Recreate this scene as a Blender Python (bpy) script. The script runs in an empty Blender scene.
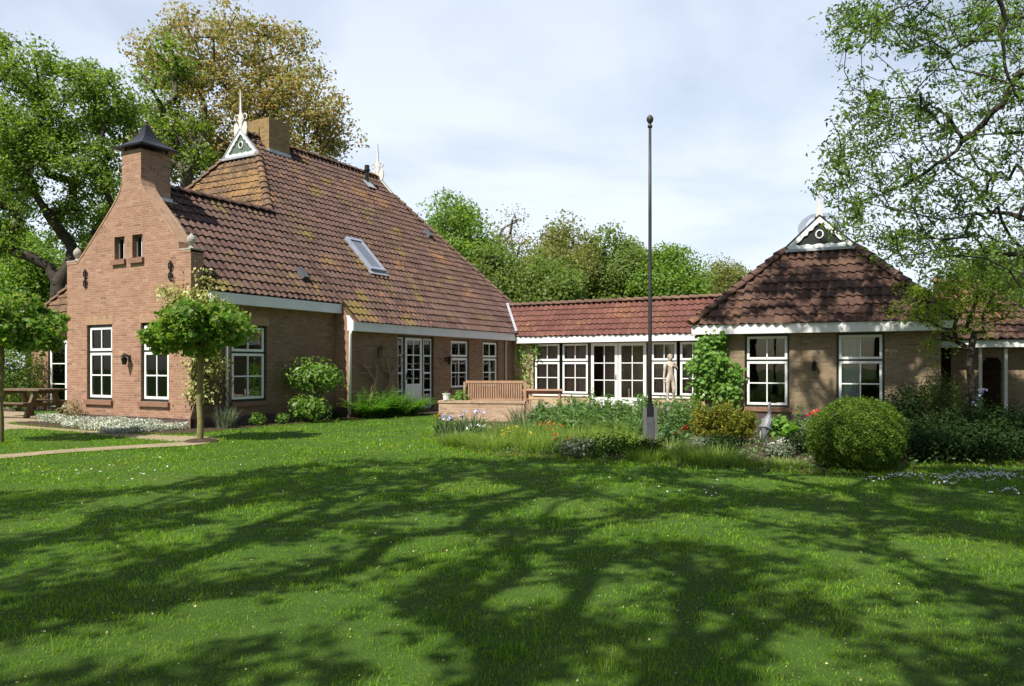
import bpy, bmesh, math, random
import numpy as np
from mathutils import Vector, Matrix

R = math.radians
random.seed(7)
rng = np.random.default_rng(11)
S = bpy.context.scene
COL = S.collection

# ------------------------------------------------------------------ camera
CAM_H = 1.5
FOC = 781.0                      # focal length in pixels of a 1024 px wide frame
HOR = 367.0                      # row of the horizon
cd = bpy.data.cameras.new("camera")
cam = bpy.data.objects.new("camera", cd)
COL.objects.link(cam)
cam.location = (0, 0, CAM_H)
cam.rotation_euler = (R(90), 0, 0)
cd.sensor_width = 36
cd.lens = FOC / 1024 * 36
cd.shift_y = (HOR - 343) / 1024
cd.clip_start = .05
cd.clip_end = 2000
S.camera = cam

# ------------------------------------------------------------------ light
SUN_EL = R(53)
SUN_AZ = math.atan2(-.555, -.832)            # clockwise from +Y
TO_SUN = Vector((math.sin(SUN_AZ) * math.cos(SUN_EL), math.cos(SUN_AZ) * math.cos(SUN_EL), math.sin(SUN_EL)))
sl = bpy.data.lights.new("sun", 'SUN')
sl.energy = 5.0
sl.angle = R(.53)
sl.color = (1, .95, .86)
so = bpy.data.objects.new("sun", sl)
COL.objects.link(so)
so.location = TO_SUN * 60
so.rotation_euler = (-TO_SUN).to_track_quat('-Z', 'Y').to_euler()

W = bpy.data.worlds.new("World")
S.world = W
W.use_nodes = True
nt = W.node_tree
bg = nt.nodes['Background']
sky = nt.nodes.new('ShaderNodeTexSky')
sky.sky_type = 'NISHITA'
sky.sun_disc = False
sky.sun_elevation = SUN_EL
sky.sun_rotation = SUN_AZ % (2 * math.pi)
sky.air_density = 1.0
sky.dust_density = 1.0
tc = nt.nodes.new('ShaderNodeTexCoord')
sep = nt.nodes.new('ShaderNodeSeparateXYZ')
nt.links.new(tc.outputs['Generated'], sep.inputs[0])


def wm(op, a, b=None, clamp=False):
    n = nt.nodes.new('ShaderNodeMath')
    n.operation = op
    n.use_clamp = clamp
    for i, x in enumerate((a, b)):
        if x is None:
            continue
        if isinstance(x, (int, float)):
            n.inputs[i].default_value = x
        else:
            nt.links.new(x, n.inputs[i])
    return n.outputs[0]


zz = wm('ADD', wm('MAXIMUM', sep.outputs[2], 0.0), .22)
comb = nt.nodes.new('ShaderNodeCombineXYZ')
nt.links.new(wm('DIVIDE', sep.outputs[0], zz), comb.inputs[0])
nt.links.new(wm('DIVIDE', sep.outputs[1], zz), comb.inputs[1])
ns = nt.nodes.new('ShaderNodeTexNoise')
ns.inputs['Scale'].default_value = 1.15
ns.inputs['Detail'].default_value = 7
ns.inputs['Roughness'].default_value = .52
ns.inputs['Distortion'].default_value = .35
nt.links.new(comb.outputs[0], ns.inputs['Vector'])
cr = nt.nodes.new('ShaderNodeValToRGB')
cr.color_ramp.elements[0].position = .33
cr.color_ramp.elements[0].color = (.52, .52, .52, 1)
cr.color_ramp.elements[1].position = .54
cr.color_ramp.elements[1].color = (.90, .90, .90, 1)
nt.links.new(ns.outputs[0], cr.inputs[0])
mx = nt.nodes.new('ShaderNodeMixRGB')
# cloud cover faded overhead and behind the viewer, shaped to lower the ambient light
front = wm('MULTIPLY', wm('ADD', wm('MULTIPLY', sep.outputs[1], 1.1), .35, True), wm('SUBTRACT', 1.25, wm('MULTIPLY', sep.outputs[2], 1.0), True))
nt.links.new(wm('MULTIPLY', cr.outputs[0], front, True), mx.inputs[0])
nt.links.new(sky.outputs[0], mx.inputs[1])
mx.inputs[2].default_value = (8.0, 8.75, 10.1, 1)     # milky high cloud
nt.links.new(mx.outputs[0], bg.inputs['Color'])
bg.inputs['Strength'].default_value = .086

S.view_settings.view_transform = 'Standard'
S.view_settings.look = 'None'
S.view_settings.gamma = 1
S.view_settings.exposure = 0.52
S.render.engine = 'CYCLES'
S.cycles.use_denoising = True
S.cycles.max_bounces = 7
S.cycles.transparent_max_bounces = 12
S.cycles.caustics_reflective = False
S.cycles.caustics_refractive = False
S.cycles.sample_clamp_indirect = 6

# ------------------------------------------------------------------ places


def G(px, py, z=0.0):
    d = FOC * (CAM_H - z) / (py - HOR)
    return Vector(((px - 512) / FOC * d, d, z))


def at(px, py, d):
    return Vector(((px - 512) / FOC * d, d, CAM_H + (HOR - py) / FOC * d))


HM = Matrix.Translation((-7.77, 18.9, 0)) @ Matrix.Rotation(R(-29.3), 4, 'Z')     # the farmhouse: x along its gable, y away
HI = HM.inverted()
PW = Matrix.Translation((5.565, 22.57, 0)) @ Matrix.Rotation(R(-25), 4, 'Z')      # the front wing
PM = HI @ PW

# ------------------------------------------------------------------ materials


class NT:
    def __init__(s, name):
        s.m = bpy.data.materials.new(name)
        s.m.use_nodes = True
        s.t = s.m.node_tree
        s.b = s.t.nodes['Principled BSDF']
        s.out = s.t.nodes['Material Output']

    def n(s, kind, **kw):
        x = s.t.nodes.new('ShaderNode' + kind)
        for k, v in kw.items():
            setattr(x, k, v)
        return x

    def set(s, sock, v):
        if v is None:
            return
        if isinstance(v, bpy.types.NodeSocket):
            s.t.links.new(v, sock)
        elif isinstance(v, (tuple, list)) and len(v) == 3 and sock.type == 'RGBA':
            sock.default_value = (*v, 1)
        else:
            sock.default_value = v

    def math(s, op, a, b=None, clamp=False):
        x = s.n('Math', operation=op, use_clamp=clamp)
        s.set(x.inputs[0], a)
        s.set(x.inputs[1], b)
        return x.outputs[0]

    def noise(s, vec, scale, detail=4, rough=.55, dist=0):
        x = s.n('TexNoise')
        s.set(x.inputs['Vector'], vec)
        x.inputs['Scale'].default_value = scale
        x.inputs['Detail'].default_value = detail
        x.inputs['Roughness'].default_value = rough
        x.inputs['Distortion'].default_value = dist
        return x.outputs[0]

    def ramp(s, fac, *stops):
        x = s.n('ValToRGB')
        el = x.color_ramp.elements
        while len(el) < len(stops):
            el.new(.5)
        for e, (p, c) in zip(el, stops):
            e.position = p
            e.color = (c, c, c, 1) if isinstance(c, (int, float)) else (*c, 1)
        s.set(x.inputs[0], fac)
        return x.outputs[0]

    def mix(s, fac, a, b, mode='MIX'):
        x = s.n('MixRGB', blend_type=mode)
        s.set(x.inputs[0], fac)
        s.set(x.inputs[1], a)
        s.set(x.inputs[2], b)
        return x.outputs[0]

    def coord(s, which='Object'):
        return s.n('TexCoord').outputs[which]

    def bump(s, h, dist=.01, strength=.6):
        x = s.n('Bump')
        x.inputs['Distance'].default_value = dist
        x.inputs['Strength'].default_value = strength
        s.set(x.inputs['Height'], h)
        s.set(s.b.inputs['Normal'], x.outputs[0])

    def fin(s, color, rough=.7, metal=0, spec=.3):
        s.set(s.b.inputs['Base Color'], color)
        s.set(s.b.inputs['Roughness'], rough)
        s.b.inputs['Metallic'].default_value = metal
        s.b.inputs['Specular IOR Level'].default_value = spec
        return s.m


def m_plain(name, c, rough=.6, metal=0, spec=.35, var=.25, scale=6, bump=0, fine=60):
    k = NT(name)
    co = k.coord()
    n1 = k.noise(co, scale, 5)
    n2 = k.noise(co, fine, 3)
    f = k.math('ADD', k.math('MULTIPLY', n1, .65), k.math('MULTIPLY', n2, .35))
    lo = tuple(x * (1 - var) for x in c)
    hi = tuple(min(1, x * (1 + var)) for x in c)
    col = k.ramp(f, (.3, lo), (.7, hi))
    if bump:
        k.bump(f, bump)
    return k.fin(col, rough, metal, spec)


def m_brick(name, c1, c2, c3, mortar, stain=.35, bw=.215, rh=.062, dark=(.12, .08, .06), streak=.5):
    k = NT(name)
    uv = k.coord('UV')
    br = k.n('TexBrick', offset=.5)
    br.inputs['Scale'].default_value = 1
    br.inputs['Brick Width'].default_value = bw
    br.inputs['Row Height'].default_value = rh
    br.inputs['Mortar Size'].default_value = .0055
    br.inputs['Mortar Smooth'].default_value = .3
    br.inputs['Bias'].default_value = 0
    k.set(br.inputs['Vector'], uv)
    br.inputs['Color1'].default_value = (0, 0, 0, 1)
    br.inputs['Color2'].default_value = (1, 1, 1, 1)
    br.inputs['Mortar'].default_value = (.5, .5, .5, 1)
    # a random tone for each brick
    sx = k.n('SeparateXYZ')
    k.set(sx.inputs[0], uv)
    row = k.math('FLOOR', k.math('DIVIDE', sx.outputs[1], rh))
    colu = k.math('FLOOR', k.math('ADD', k.math('DIVIDE', sx.outputs[0], bw), k.math('MULTIPLY', k.math('MODULO', row, 2), .5)))
    cb = k.n('CombineXYZ')
    k.set(cb.inputs[0], row)
    k.set(cb.inputs[1], colu)
    wn = k.n('TexWhiteNoise', noise_dimensions='2D')
    k.set(wn.inputs['Vector'], cb.outputs[0])
    lo, hi = tuple(.5 * (a + b) for a, b in zip(c1, c2)), tuple(.5 * (a + b) for a, b in zip(c3, c2))
    base = k.ramp(wn.outputs['Value'], (0, tuple(.45 * a + .55 * b for a, b in zip(dark, c1))), (.06, lo), (.5, c2), (.93, hi), (1, c3))
    co = k.coord()
    big = k.noise(co, .8, 6, .6)
    med = k.noise(co, 5, 6, .65)
    base = k.mix(k.ramp(big, (.35, 0.0), (.7, stain)), base, tuple(x * .55 for x in c2))
    base = k.mix(k.ramp(med, (.5, 0.0), (.75, .35)), base, tuple(x * 1.25 for x in c3))
    fine = k.noise(co, 90, 3)
    base = k.mix(.35, base, k.mix(1, base, k.ramp(fine, (.3, .55), (.7, 1.3)), 'MULTIPLY'))
    col = k.mix(k.math('MULTIPLY', br.outputs['Fac'], .85), base, mortar)
    k.bump(k.math('SUBTRACT', k.math('MULTIPLY', fine, .3), br.outputs['Fac']), .006, .7)
    return k.fin(col, .88, 0, .2)


# big moss cushions on the long slope: at the step of the eaves, under the skylight, below the hip and along the ridge
MOSS = [(.45, 5.6, 3.2, .75), (.0, 6.3, 3.7, .45), (-1.1, 6.0, 4.8, .35), (-1.9, 5.9, 5.7, .35), (-.2, 9.6, 3.9, .35), (-3.9, 8.4, 7.8, .45), (-4.6, 9.6, 8.5, .4), (-2.0, 10.9, 5.8, .4), (.3, 10.8, 3.3, .3), (-1.2, 13.0, 5.0, .35), (-3.0, 12.0, 6.9, .4)]


def m_tile(name, cols, lichen, lich_col, moss, moss_col=(.075, .075, .018), seed=0.0, spots=()):
    k = NT(name)
    uv = k.coord('UV')
    fl = k.n('VectorMath', operation='FLOOR')
    k.set(fl.inputs[0], uv)
    wn = k.n('TexWhiteNoise', noise_dimensions='2D')
    k.set(wn.inputs['Vector'], fl.outputs[0])
    st = [(i / (len(cols) - 1), c) for i, c in enumerate(cols)]
    base = k.ramp(wn.outputs['Value'], *st)
    co = k.coord()
    mp = k.n('Mapping')
    mp.inputs['Location'].default_value = (seed, seed * 2, 0)
    k.set(mp.inputs['Vector'], co)
    co = mp.outputs[0]
    weather = k.noise(co, 1.3, 7, .65)
    base = k.mix(k.ramp(weather, (.4, 0.0), (.75, .6)), base, tuple(x * .55 for x in cols[0]))
    f2 = k.noise(co, 28, 5, .65)
    base = k.mix(k.ramp(f2, (.5, 0.0), (.72, .5)), base, tuple(x * 1.5 + .01 for x in cols[-1]))
    l1 = k.noise(co, .55, 4, .6, .4)
    l2 = k.noise(co, 7, 6, .7)
    lm = k.math('ADD', k.math('MULTIPLY', l1, .55), k.math('MULTIPLY', l2, .45))
    base = k.mix(k.ramp(lm, (lichen, 0.0), (lichen + .09, .85)), base, lich_col)
    if moss:
        mp2 = k.n('Mapping')
        mp2.inputs['Location'].default_value = (7 + seed, 3, 5)
        k.set(mp2.inputs['Vector'], co)
        g1 = k.noise(mp2.outputs[0], .6, 5, .65, .5)
        g2 = k.noise(mp2.outputs[0], 9, 6, .7)
        gm = k.math('ADD', k.math('MULTIPLY', g1, .6), k.math('MULTIPLY', g2, .4))
        base = k.mix(k.ramp(gm, (moss, 0.0), (moss + .06, .9)), base, moss_col)
    acc = None
    for (sx, sy, sz, sr) in spots:
        vd = k.n('VectorMath', operation='DISTANCE')
        k.set(vd.inputs[0], co)
        vd.inputs[1].default_value = (sx, sy, sz)
        m1 = k.math('SUBTRACT', 1.0, k.math('DIVIDE', vd.outputs['Value'], sr), True)
        acc = m1 if acc is None else k.math('MAXIMUM', acc, m1)
    if acc is not None:
        brk = k.noise(co, 7, 7, .75)
        base = k.mix(k.ramp(k.math('ADD', k.math('MULTIPLY', acc, .55), k.math('MULTIPLY', brk, 1.0)), (.66, 0.0), (.80, .85)), base, (.165, .122, .034))
    k.bump(k.math('ADD', f2, k.math('MULTIPLY', l2, .8)), .012, .6)
    return k.fin(base, .82, 0, .25)


def m_leaf(name, cols, trans=.35, rough=.5, tcol=None, patch=None, spec=.3):
    k = NT(name)
    rnd = k.n('NewGeometry').outputs['Random Per Island']
    base = k.ramp(rnd, *[(i / (len(cols) - 1), c) for i, c in enumerate(cols)])
    co = k.coord()
    base = k.mix(.5, base, k.mix(1, base, k.ramp(k.noise(co, 1.1, 4), (.3, .6), (.7, 1.35)), 'MULTIPLY'))
    if patch:
        pn = k.math('ADD', k.math('MULTIPLY', k.noise(co, .7, 4, .6), .55), k.math('MULTIPLY', k.noise(co, 4.5, 5, .7), .45))
        base = k.mix(k.ramp(pn, (.48, 0.0), (.66, .7)), base, patch)
        base = k.mix(k.ramp(pn, (.33, .45), (.44, 0.0)), base, tuple(x * .5 for x in cols[0]))
    k.fin(base, rough, 0, spec)
    tr = k.n('BsdfTranslucent')
    k.set(tr.inputs['Color'], k.mix(1, base, tcol or (1.5, 1.6, .6), 'MULTIPLY'))
    ms = k.n('MixShader')
    ms.inputs[0].default_value = trans
    k.t.links.new(k.b.outputs[0], ms.inputs[1])
    k.t.links.new(tr.outputs[0], ms.inputs[2])
    k.t.links.new(ms.outputs[0], k.out.inputs[0])
    return k.m


def m_glass(name, tint=(1, 1, 1)):
    k = NT(name)
    tr = k.n('BsdfTransparent')
    tr.inputs[0].default_value = (.90 * tint[0], .94 * tint[1], .93 * tint[2], 1)
    gl = k.n('BsdfGlossy')
    gl.inputs['Roughness'].default_value = .015
    fr = k.n('Fresnel')
    fr.inputs[0].default_value = 1.45
    nn = k.noise(k.coord(), 1.7, 2)
    bp = k.n('Bump')
    bp.inputs['Distance'].default_value = .01
    bp.inputs['Strength'].default_value = .12
    k.set(bp.inputs['Height'], nn)
    k.t.links.new(bp.outputs[0], gl.inputs['Normal'])
    f = k.math('ADD', k.math('MULTIPLY', fr.outputs[0], 1.1), .015, True)
    ms = k.n('MixShader')
    k.t.links.new(f, ms.inputs[0])
    k.t.links.new(tr.outputs[0], ms.inputs[1])
    k.t.links.new(gl.outputs[0], ms.inputs[2])
    k.t.links.new(ms.outputs[0], k.out.inputs[0])
    return k.m


def m_wood(name, c, dark, scale=3, grain=(1, 1, 14), rough=.75):
    k = NT(name)
    co = k.coord()
    mp = k.n('Mapping')
    mp.inputs['Scale'].default_value = grain
    k.set(mp.inputs['Vector'], co)
    g = k.noise(mp.outputs[0], scale, 6, .6, .6)
    b = k.noise(co, 1.5, 4)
    col = k.ramp(g, (.3, dark), (.65, c))
    col = k.mix(k.ramp(b, (.4, 0.0), (.75, .45)), col, dark)
    k.bump(g, .003)
    return k.fin(col, rough, 0, .25)


M = {}
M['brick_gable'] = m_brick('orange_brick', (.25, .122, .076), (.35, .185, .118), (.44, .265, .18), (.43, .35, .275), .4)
M['brick_side'] = m_brick('shade_toned_brown_brick', (.185, .105, .062), (.255, .15, .088), (.32, .205, .125), (.28, .23, .175), .35)  # brown brick, darkened so the side walls' shade is partly in the colour
M['brick_pav'] = m_brick('yellow_brick', (.185, .132, .078), (.265, .194, .118), (.335, .257, .162), (.29, .245, .19), .4)
M['brick_link'] = m_brick('pale_brick', (.40, .28, .16), (.50, .37, .22), (.58, .45, .29), (.50, .44, .35), .2)
M['brick_dark'] = m_brick('plinth_brick', (.07, .045, .04), (.11, .07, .06), (.15, .10, .085), (.13, .115, .10), .4, dark=(.03, .02, .02))
M['brick_chim'] = m_brick('lichen_brick', (.17, .10, .055), (.28, .175, .075), (.40, .27, .09), (.36, .30, .20), .35)
M['brick_low'] = m_brick('garden_wall_brick', (.36, .215, .14), (.47, .31, .21), (.57, .42, .30), (.44, .37, .28), .3)
M['brick_lintel'] = m_brick('lintel_brick', (.29, .16, .09), (.38, .22, .13), (.46, .30, .19), (.40, .33, .26), .15, bw=.062, rh=.25)
M['tile'] = m_tile('red_brown_tiles', [(.072, .043, .036), (.098, .057, .047), (.12, .070, .057), (.145, .086, .068)], .552, (.27, .14, .06), .553, (.17, .13, .035), spots=MOSS)
M['tile_hip'] = m_tile('lichen_tiles', [(.09, .055, .037), (.125, .078, .048), (.16, .10, .06)], .515, (.29, .17, .06), .60, seed=3)
M['tile_link'] = m_tile('red_tiles', [(.13, .055, .043), (.16, .068, .053), (.19, .085, .066)], .565, (.30, .15, .065), .70, seed=9)
M['tile_pav'] = m_tile('weathered_tiles', [(.085, .050, .038), (.105, .059, .044), (.13, .073, .053), (.165, .098, .07)], .535, (.29, .14, .055), .60, (.05, .04, .018), seed=15)
M['ridge'] = m_tile('ridge_tiles', [(.10, .06, .042), (.15, .09, .06), (.20, .13, .085)], .56, (.30, .17, .07), .66, seed=5)
M['white'] = m_plain('white_paint', (.80, .80, .77), .45, var=.07, scale=3)
M['fascia'] = m_plain('fascia_paint', (.74, .75, .73), .5, var=.1, scale=1.5)
M['green'] = m_plain('dark_green_paint', (.018, .028, .022), .35, var=.3)
M['board'] = m_plain('grey_green_board', (.115, .15, .12), .6, var=.15)
M['boardblack'] = m_plain('black_board', (.018, .022, .02), .5, var=.3)
M['metal'] = m_plain('dark_metal', (.03, .03, .032), .42, .6, .5, .35, 8)
M['pole'] = m_plain('weathered_pole', (.045, .045, .042), .5, .2, .4, .35, 5)
M['lead'] = m_plain('lead_sheet', (.42, .43, .45), .5, .3, var=.2)
M['zinc'] = m_plain('zinc_blue', (.30, .34, .42), .5, .1, var=.2)
M['pale'] = m_plain('pale_timber', (.62, .58, .54), .7, var=.15)
M['stone'] = m_plain('grey_stone', (.36, .34, .29), .9, var=.3, scale=7, bump=.01)
M['statue'] = m_plain('pale_stone', (.52, .44, .36), .9, var=.4, scale=7, bump=.008)
M['sill'] = m_plain('sill_brick', (.24, .13, .085), .85, var=.3, scale=14, bump=.005)
M['teak'] = m_wood('teak', (.50, .31, .20), (.30, .17, .10), 4, (6, 6, 1))
M['oldwood'] = m_wood('weathered_wood', (.22, .16, .10), (.09, .065, .04), 3, (9, 9, 1.5))
M['greywood'] = m_wood('grey_post_wood', (.19, .185, .17), (.08, .077, .07), 3, (14, 14, 1))
M['glass'] = m_glass('window_glass')
M['plaster'] = m_plain('inside_plaster', (.34, .27, .21), .9, var=.12)
M['blind'] = m_plain('brown_blind', (.55, .36, .29), .85, var=.15, scale=9)
M['heron'] = m_plain('heron_metal', (.20, .21, .22), .6, .3, var=.3, scale=9)
M['plate'] = m_plain('dull_plate', (.11, .115, .12), .55, .4, var=.25)
M['brown_in'] = m_plain('brown_panelling', (.15, .075, .05), .8, var=.2)
M['floorwood'] = m_plain('inside_floor', (.20, .13, .08), .6, var=.2)
M['curtain'] = m_plain('curtain_cloth', (.55, .56, .58), .9, var=.15, scale=12)
M['blue'] = m_plain('blue_cloth', (.18, .24, .42), .8, var=.2)
M['pot'] = m_plain('white_glaze', (.78, .76, .72), .35, var=.08)
M['terracotta'] = m_plain('terracotta', (.34, .14, .07), .8, var=.2)
M['bark'] = m_plain('oak_bark', (.052, .042, .032), .95, var=.5, scale=5, bump=.03, fine=25)
M['bark2'] = m_plain('mossy_bark', (.20, .17, .07), .95, var=.4, scale=9, bump=.01, fine=40)
M['barkgrey'] = m_plain('grey_bark', (.10, .085, .065), .95, var=.4, scale=7, bump=.02, fine=30)
M['twig'] = m_plain('dry_twig', (.26, .17, .11), .9, var=.3, scale=9)

L = {}
L['oak'] = m_leaf('oak_leaf', [(.095, .16, .028), (.15, .235, .042), (.195, .28, .055), (.24, .32, .08)], .5)
L['bronze'] = m_leaf('bronze_leaf', [(.37, .24, .09), (.43, .31, .13), (.31, .29, .10), (.22, .29, .08), (.46, .37, .18)], .48, tcol=(1.3, 1.25, .7))
L['far'] = m_leaf('far_leaf', [(.125, .185, .05), (.175, .24, .065), (.22, .28, .085)], .48)
L['far_bright'] = m_leaf('bright_far_leaf', [(.13, .22, .04), (.185, .29, .055), (.235, .34, .075)], .5)
L['far_olive'] = m_leaf('olive_far_leaf', [(.17, .18, .06), (.22, .235, .08), (.25, .26, .09)], .45)
L['far_brown'] = m_leaf('brown_far_leaf', [(.26, .21, .13), (.31, .26, .17), (.24, .24, .11)], .35)
L['ash'] = m_leaf('spring_leaf', [(.06, .115, .022), (.12, .205, .04), (.19, .29, .07)], .48)
L['lime'] = m_leaf('yellow_green_leaf', [(.16, .235, .03), (.235, .31, .04), (.31, .37, .06)], .5)
L['maple'] = m_leaf('maple_leaf', [(.08, .165, .024), (.125, .245, .036), (.175, .30, .05), (.27, .27, .08)], .48, .42)
L['shade'] = m_leaf('shade_tree_leaf', [(.05, .10, .015), (.09, .15, .02)], .2)
L['box'] = m_leaf('box_leaf', [(.06, .115, .012), (.105, .18, .018), (.18, .26, .03)], .35)
L['gold'] = m_leaf('golden_needle', [(.09, .125, .016), (.20, .21, .024), (.38, .33, .045)], .35)
L['vine'] = m_leaf('vine_leaf', [(.09, .20, .03), (.14, .28, .04), (.21, .36, .07)], .42)
L['variegated'] = m_leaf('variegated_leaf', [(.10, .17, .03), (.38, .38, .12), (.55, .52, .24)], .3)
L['perennial'] = m_leaf('perennial_leaf', [(.09, .17, .05), (.135, .235, .075), (.19, .30, .11)], .35)
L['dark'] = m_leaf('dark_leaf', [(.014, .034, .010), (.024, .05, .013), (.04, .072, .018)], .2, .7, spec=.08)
L['rhodo'] = m_leaf('glossy_leaf', [(.08, .17, .028), (.14, .26, .04), (.23, .35, .07)], .35, .35)
L['fern'] = m_leaf('fern_leaf', [(.07, .17, .02), (.11, .24, .03), (.16, .31, .045)], .4)
L['iris'] = m_leaf('iris_blade', [(.09, .15, .065), (.14, .20, .095), (.19, .25, .12)], .25)
L['tallgrass'] = m_leaf('tall_grass_blade', [(.14, .24, .035), (.21, .32, .05), (.34, .40, .11)], .4)
L['lawn'] = m_leaf('lawn_blade', [(.070, .19, .008), (.125, .28, .013), (.185, .345, .022), (.30, .39, .055)], .42, .6, tcol=(1.4, 1.55, .4), patch=(.25, .285, .05), spec=.06)
L['silver'] = m_leaf('silver_leaf', [(.17, .21, .13), (.30, .34, .25), (.50, .52, .46), (.78, .78, .76)], .15)
L['greyleaf'] = m_leaf('grey_green_leaf', [(.15, .18, .12), (.21, .25, .16)], .2)
L['hedge'] = m_leaf('hedge_leaf', [(.07, .105, .018), (.12, .155, .025), (.17, .20, .04)], .3)
L['orange'] = m_leaf('orange_petal', [(.75, .14, .015), (.85, .24, .03)], .3, tcol=(1, 1, 1))
L['red'] = m_leaf('red_petal', [(.60, .035, .015), (.70, .08, .03)], .3, tcol=(1, 1, 1))
L['yellow'] = m_leaf('yellow_petal', [(.62, .50, .03), (.72, .60, .06)], .3, tcol=(1, 1, 1))
L['lilac'] = m_leaf('lilac_petal', [(.50, .48, .68), (.64, .62, .78)], .3, tcol=(1, 1, 1))
L['whitep'] = m_leaf('white_petal', [(.72, .72, .68), (.82, .82, .80)], .25, tcol=(1, 1, 1))
L['straw'] = m_leaf('fallen_petal', [(.50, .42, .18), (.62, .56, .34), (.45, .30, .14)], .2, tcol=(1, 1, 1))

# ------------------------------------------------------------------ builders


def link(name, me, mat, parent=None, smooth=False):
    if mat is not None:
        me.materials.append(mat)
    if smooth:
        me.polygons.foreach_set('use_smooth', [True] * len(me.polygons))
    o = bpy.data.objects.new(name, me)
    COL.objects.link(o)
    if parent is not None:
        o.parent = parent
    return o


def tag(o, label=None, cat=None, group=None, kind=None):
    for k, v in (('label', label), ('category', cat), ('group', group), ('kind', kind)):
        if v:
            o[k] = v
    return o


def empty(name, label, cat, loc=(0, 0, 0), rz=0, group=None):
    o = bpy.data.objects.new(name, None)
    o.empty_display_size = .3
    COL.objects.link(o)
    o.location = loc
    o.rotation_euler = (0, 0, rz)
    return tag(o, label, cat, group)


class MB:
    """collects faces, then links them as one mesh object; UVs are metres along and up each face unless given"""

    def __init__(s, xf=None):
        s.xf = xf or Matrix.Identity(4)
        s.p, s.f, s.uv = [], [], []

    def face(s, pts, uv=None):
        i = len(s.p)
        s.p += [Vector(q) for q in pts]
        s.f.append(list(range(i, i + len(pts))))
        s.uv.append(uv)

    def poly(s, verts, faces):
        i = len(s.p)
        s.p += [Vector(q) for q in verts]
        for f in faces:
            s.f.append([i + a for a in f])
            s.uv.append(None)

    def box(s, x0, x1, y0, y1, z0, z1):
        v = [(x, y, z) for z in (z0, z1) for y in (y0, y1) for x in (x0, x1)]
        for f in ((0, 2, 3, 1), (4, 5, 7, 6), (0, 1, 5, 4), (2, 6, 7, 3), (0, 4, 6, 2), (1, 3, 7, 5)):
            s.face([v[a] for a in f])

    def beam(s, a, b, w, h, up=(0, 0, 1)):
        a, b = Vector(a), Vector(b)
        d = (b - a).normalized()
        u = Vector(up)
        if abs(d.dot(u)) > .98:
            u = Vector((1, 0, 0))
        r = d.cross(u).normalized()
        u = r.cross(d)
        c = []
        for q in (a, b):
            for sx, sy in ((-1, -1), (1, -1), (1, 1), (-1, 1)):
                c.append(q + r * sx * w / 2 + u * sy * h / 2)
        for f in ((0, 1, 2, 3), (7, 6, 5, 4), (0, 4, 5, 1), (1, 5, 6, 2), (2, 6, 7, 3), (3, 7, 4, 0)):
            s.face([c[i] for i in f])

    def tube(s, pts, rad, n=8, cap=True):
        pts = [Vector(q) for q in pts]
        if isinstance(rad, (int, float)):
            rad = [rad] * len(pts)
        base = len(s.p)
        ref = Vector((.31, .77, .55))
        for i, q in enumerate(pts):
            d = (pts[min(i + 1, len(pts) - 1)] - pts[max(i - 1, 0)]).normalized()
            a = d.cross(ref)
            if a.length < .1:
                a = d.cross(Vector((1, 0, 0)))
            a.normalize()
            b = d.cross(a)
            for k in range(n):
                t = 2 * math.pi * k / n
                s.p.append(q + (a * math.cos(t) + b * math.sin(t)) * rad[i])
        for i in range(len(pts) - 1):
            for k in range(n):
                k2 = (k + 1) % n
                s.f.append([base + i * n + k, base + i * n + k2, base + (i + 1) * n + k2, base + (i + 1) * n + k])
                s.uv.append(None)
        if cap:
            s.f.append([base + k for k in range(n)][::-1])
            s.f.append([base + (len(pts) - 1) * n + k for k in range(n)])
            s.uv += [None, None]

    def lathe(s, prof, c=(0, 0, 0), n=16, rot=0):
        base = len(s.p)
        for r, z in prof:
            for k in range(n):
                t = 2 * math.pi * k / n + rot
                s.p.append(Vector((c[0] + r * math.cos(t), c[1] + r * math.sin(t), c[2] + z)))
        for i in range(len(prof) - 1):
            for k in range(n):
                k2 = (k + 1) % n
                s.f.append([base + i * n + k, base + i * n + k2, base + (i + 1) * n + k2, base + (i + 1) * n + k])
                s.uv.append(None)
        s.f.append([base + k for k in range(n)][::-1])
        s.f.append([base + (len(prof) - 1) * n + k for k in range(n)])
        s.uv += [None, None]

    def prism(s, poly, y0, y1):
        """outline in x,z pushed from y0 to y1"""
        n = len(poly)
        a = [(x, y0, z) for x, z in poly]
        b = [(x, y1, z) for x, z in poly]
        s.face(a)
        s.face(b[::-1])
        for i in range(n):
            j = (i + 1) % n
            s.face([a[j], a[i], b[i], b[j]])

    def build(s, name, mat, parent=None, smooth=False, bevel=0):
        me = bpy.data.meshes.new(name)
        wp = [s.xf @ q for q in s.p]
        me.from_pydata([tuple(q) for q in wp], [], s.f)
        uvl = me.uv_layers.new(name='UVMap')
        data = np.zeros((len(me.loops), 2), dtype=np.float32)
        li = 0
        Z = Vector((0, 0, 1))
        for f, uv in zip(s.f, s.uv):
            if uv is None:
                a, b, c = s.p[f[0]], s.p[f[1]], s.p[f[2]]
                nn = (b - a).cross(c - a)
                if len(f) > 3:
                    nn = (c - a).cross(s.p[f[3]] - b)
                if nn.length < 1e-12:
                    nn = Z.copy()
                nn.normalize()
                t = Z.cross(nn)
                if t.length < .2:
                    t, w = Vector((1, 0, 0)), Vector((0, 1, 0))
                else:
                    t.normalize()
                    w = nn.cross(t)
                uv = [(s.p[i].dot(t), s.p[i].dot(w)) for i in f]
            for q in uv:
                data[li] = q
                li += 1
        uvl.data.foreach_set('uv', data.ravel())
        me.update()
        o = link(name, me, mat, parent, smooth)
        if bevel:
            md = o.modifiers.new('bevel', 'BEVEL')
            md.width = bevel
            md.segments = 2
            md.limit_method = 'ANGLE'
        return o


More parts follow.
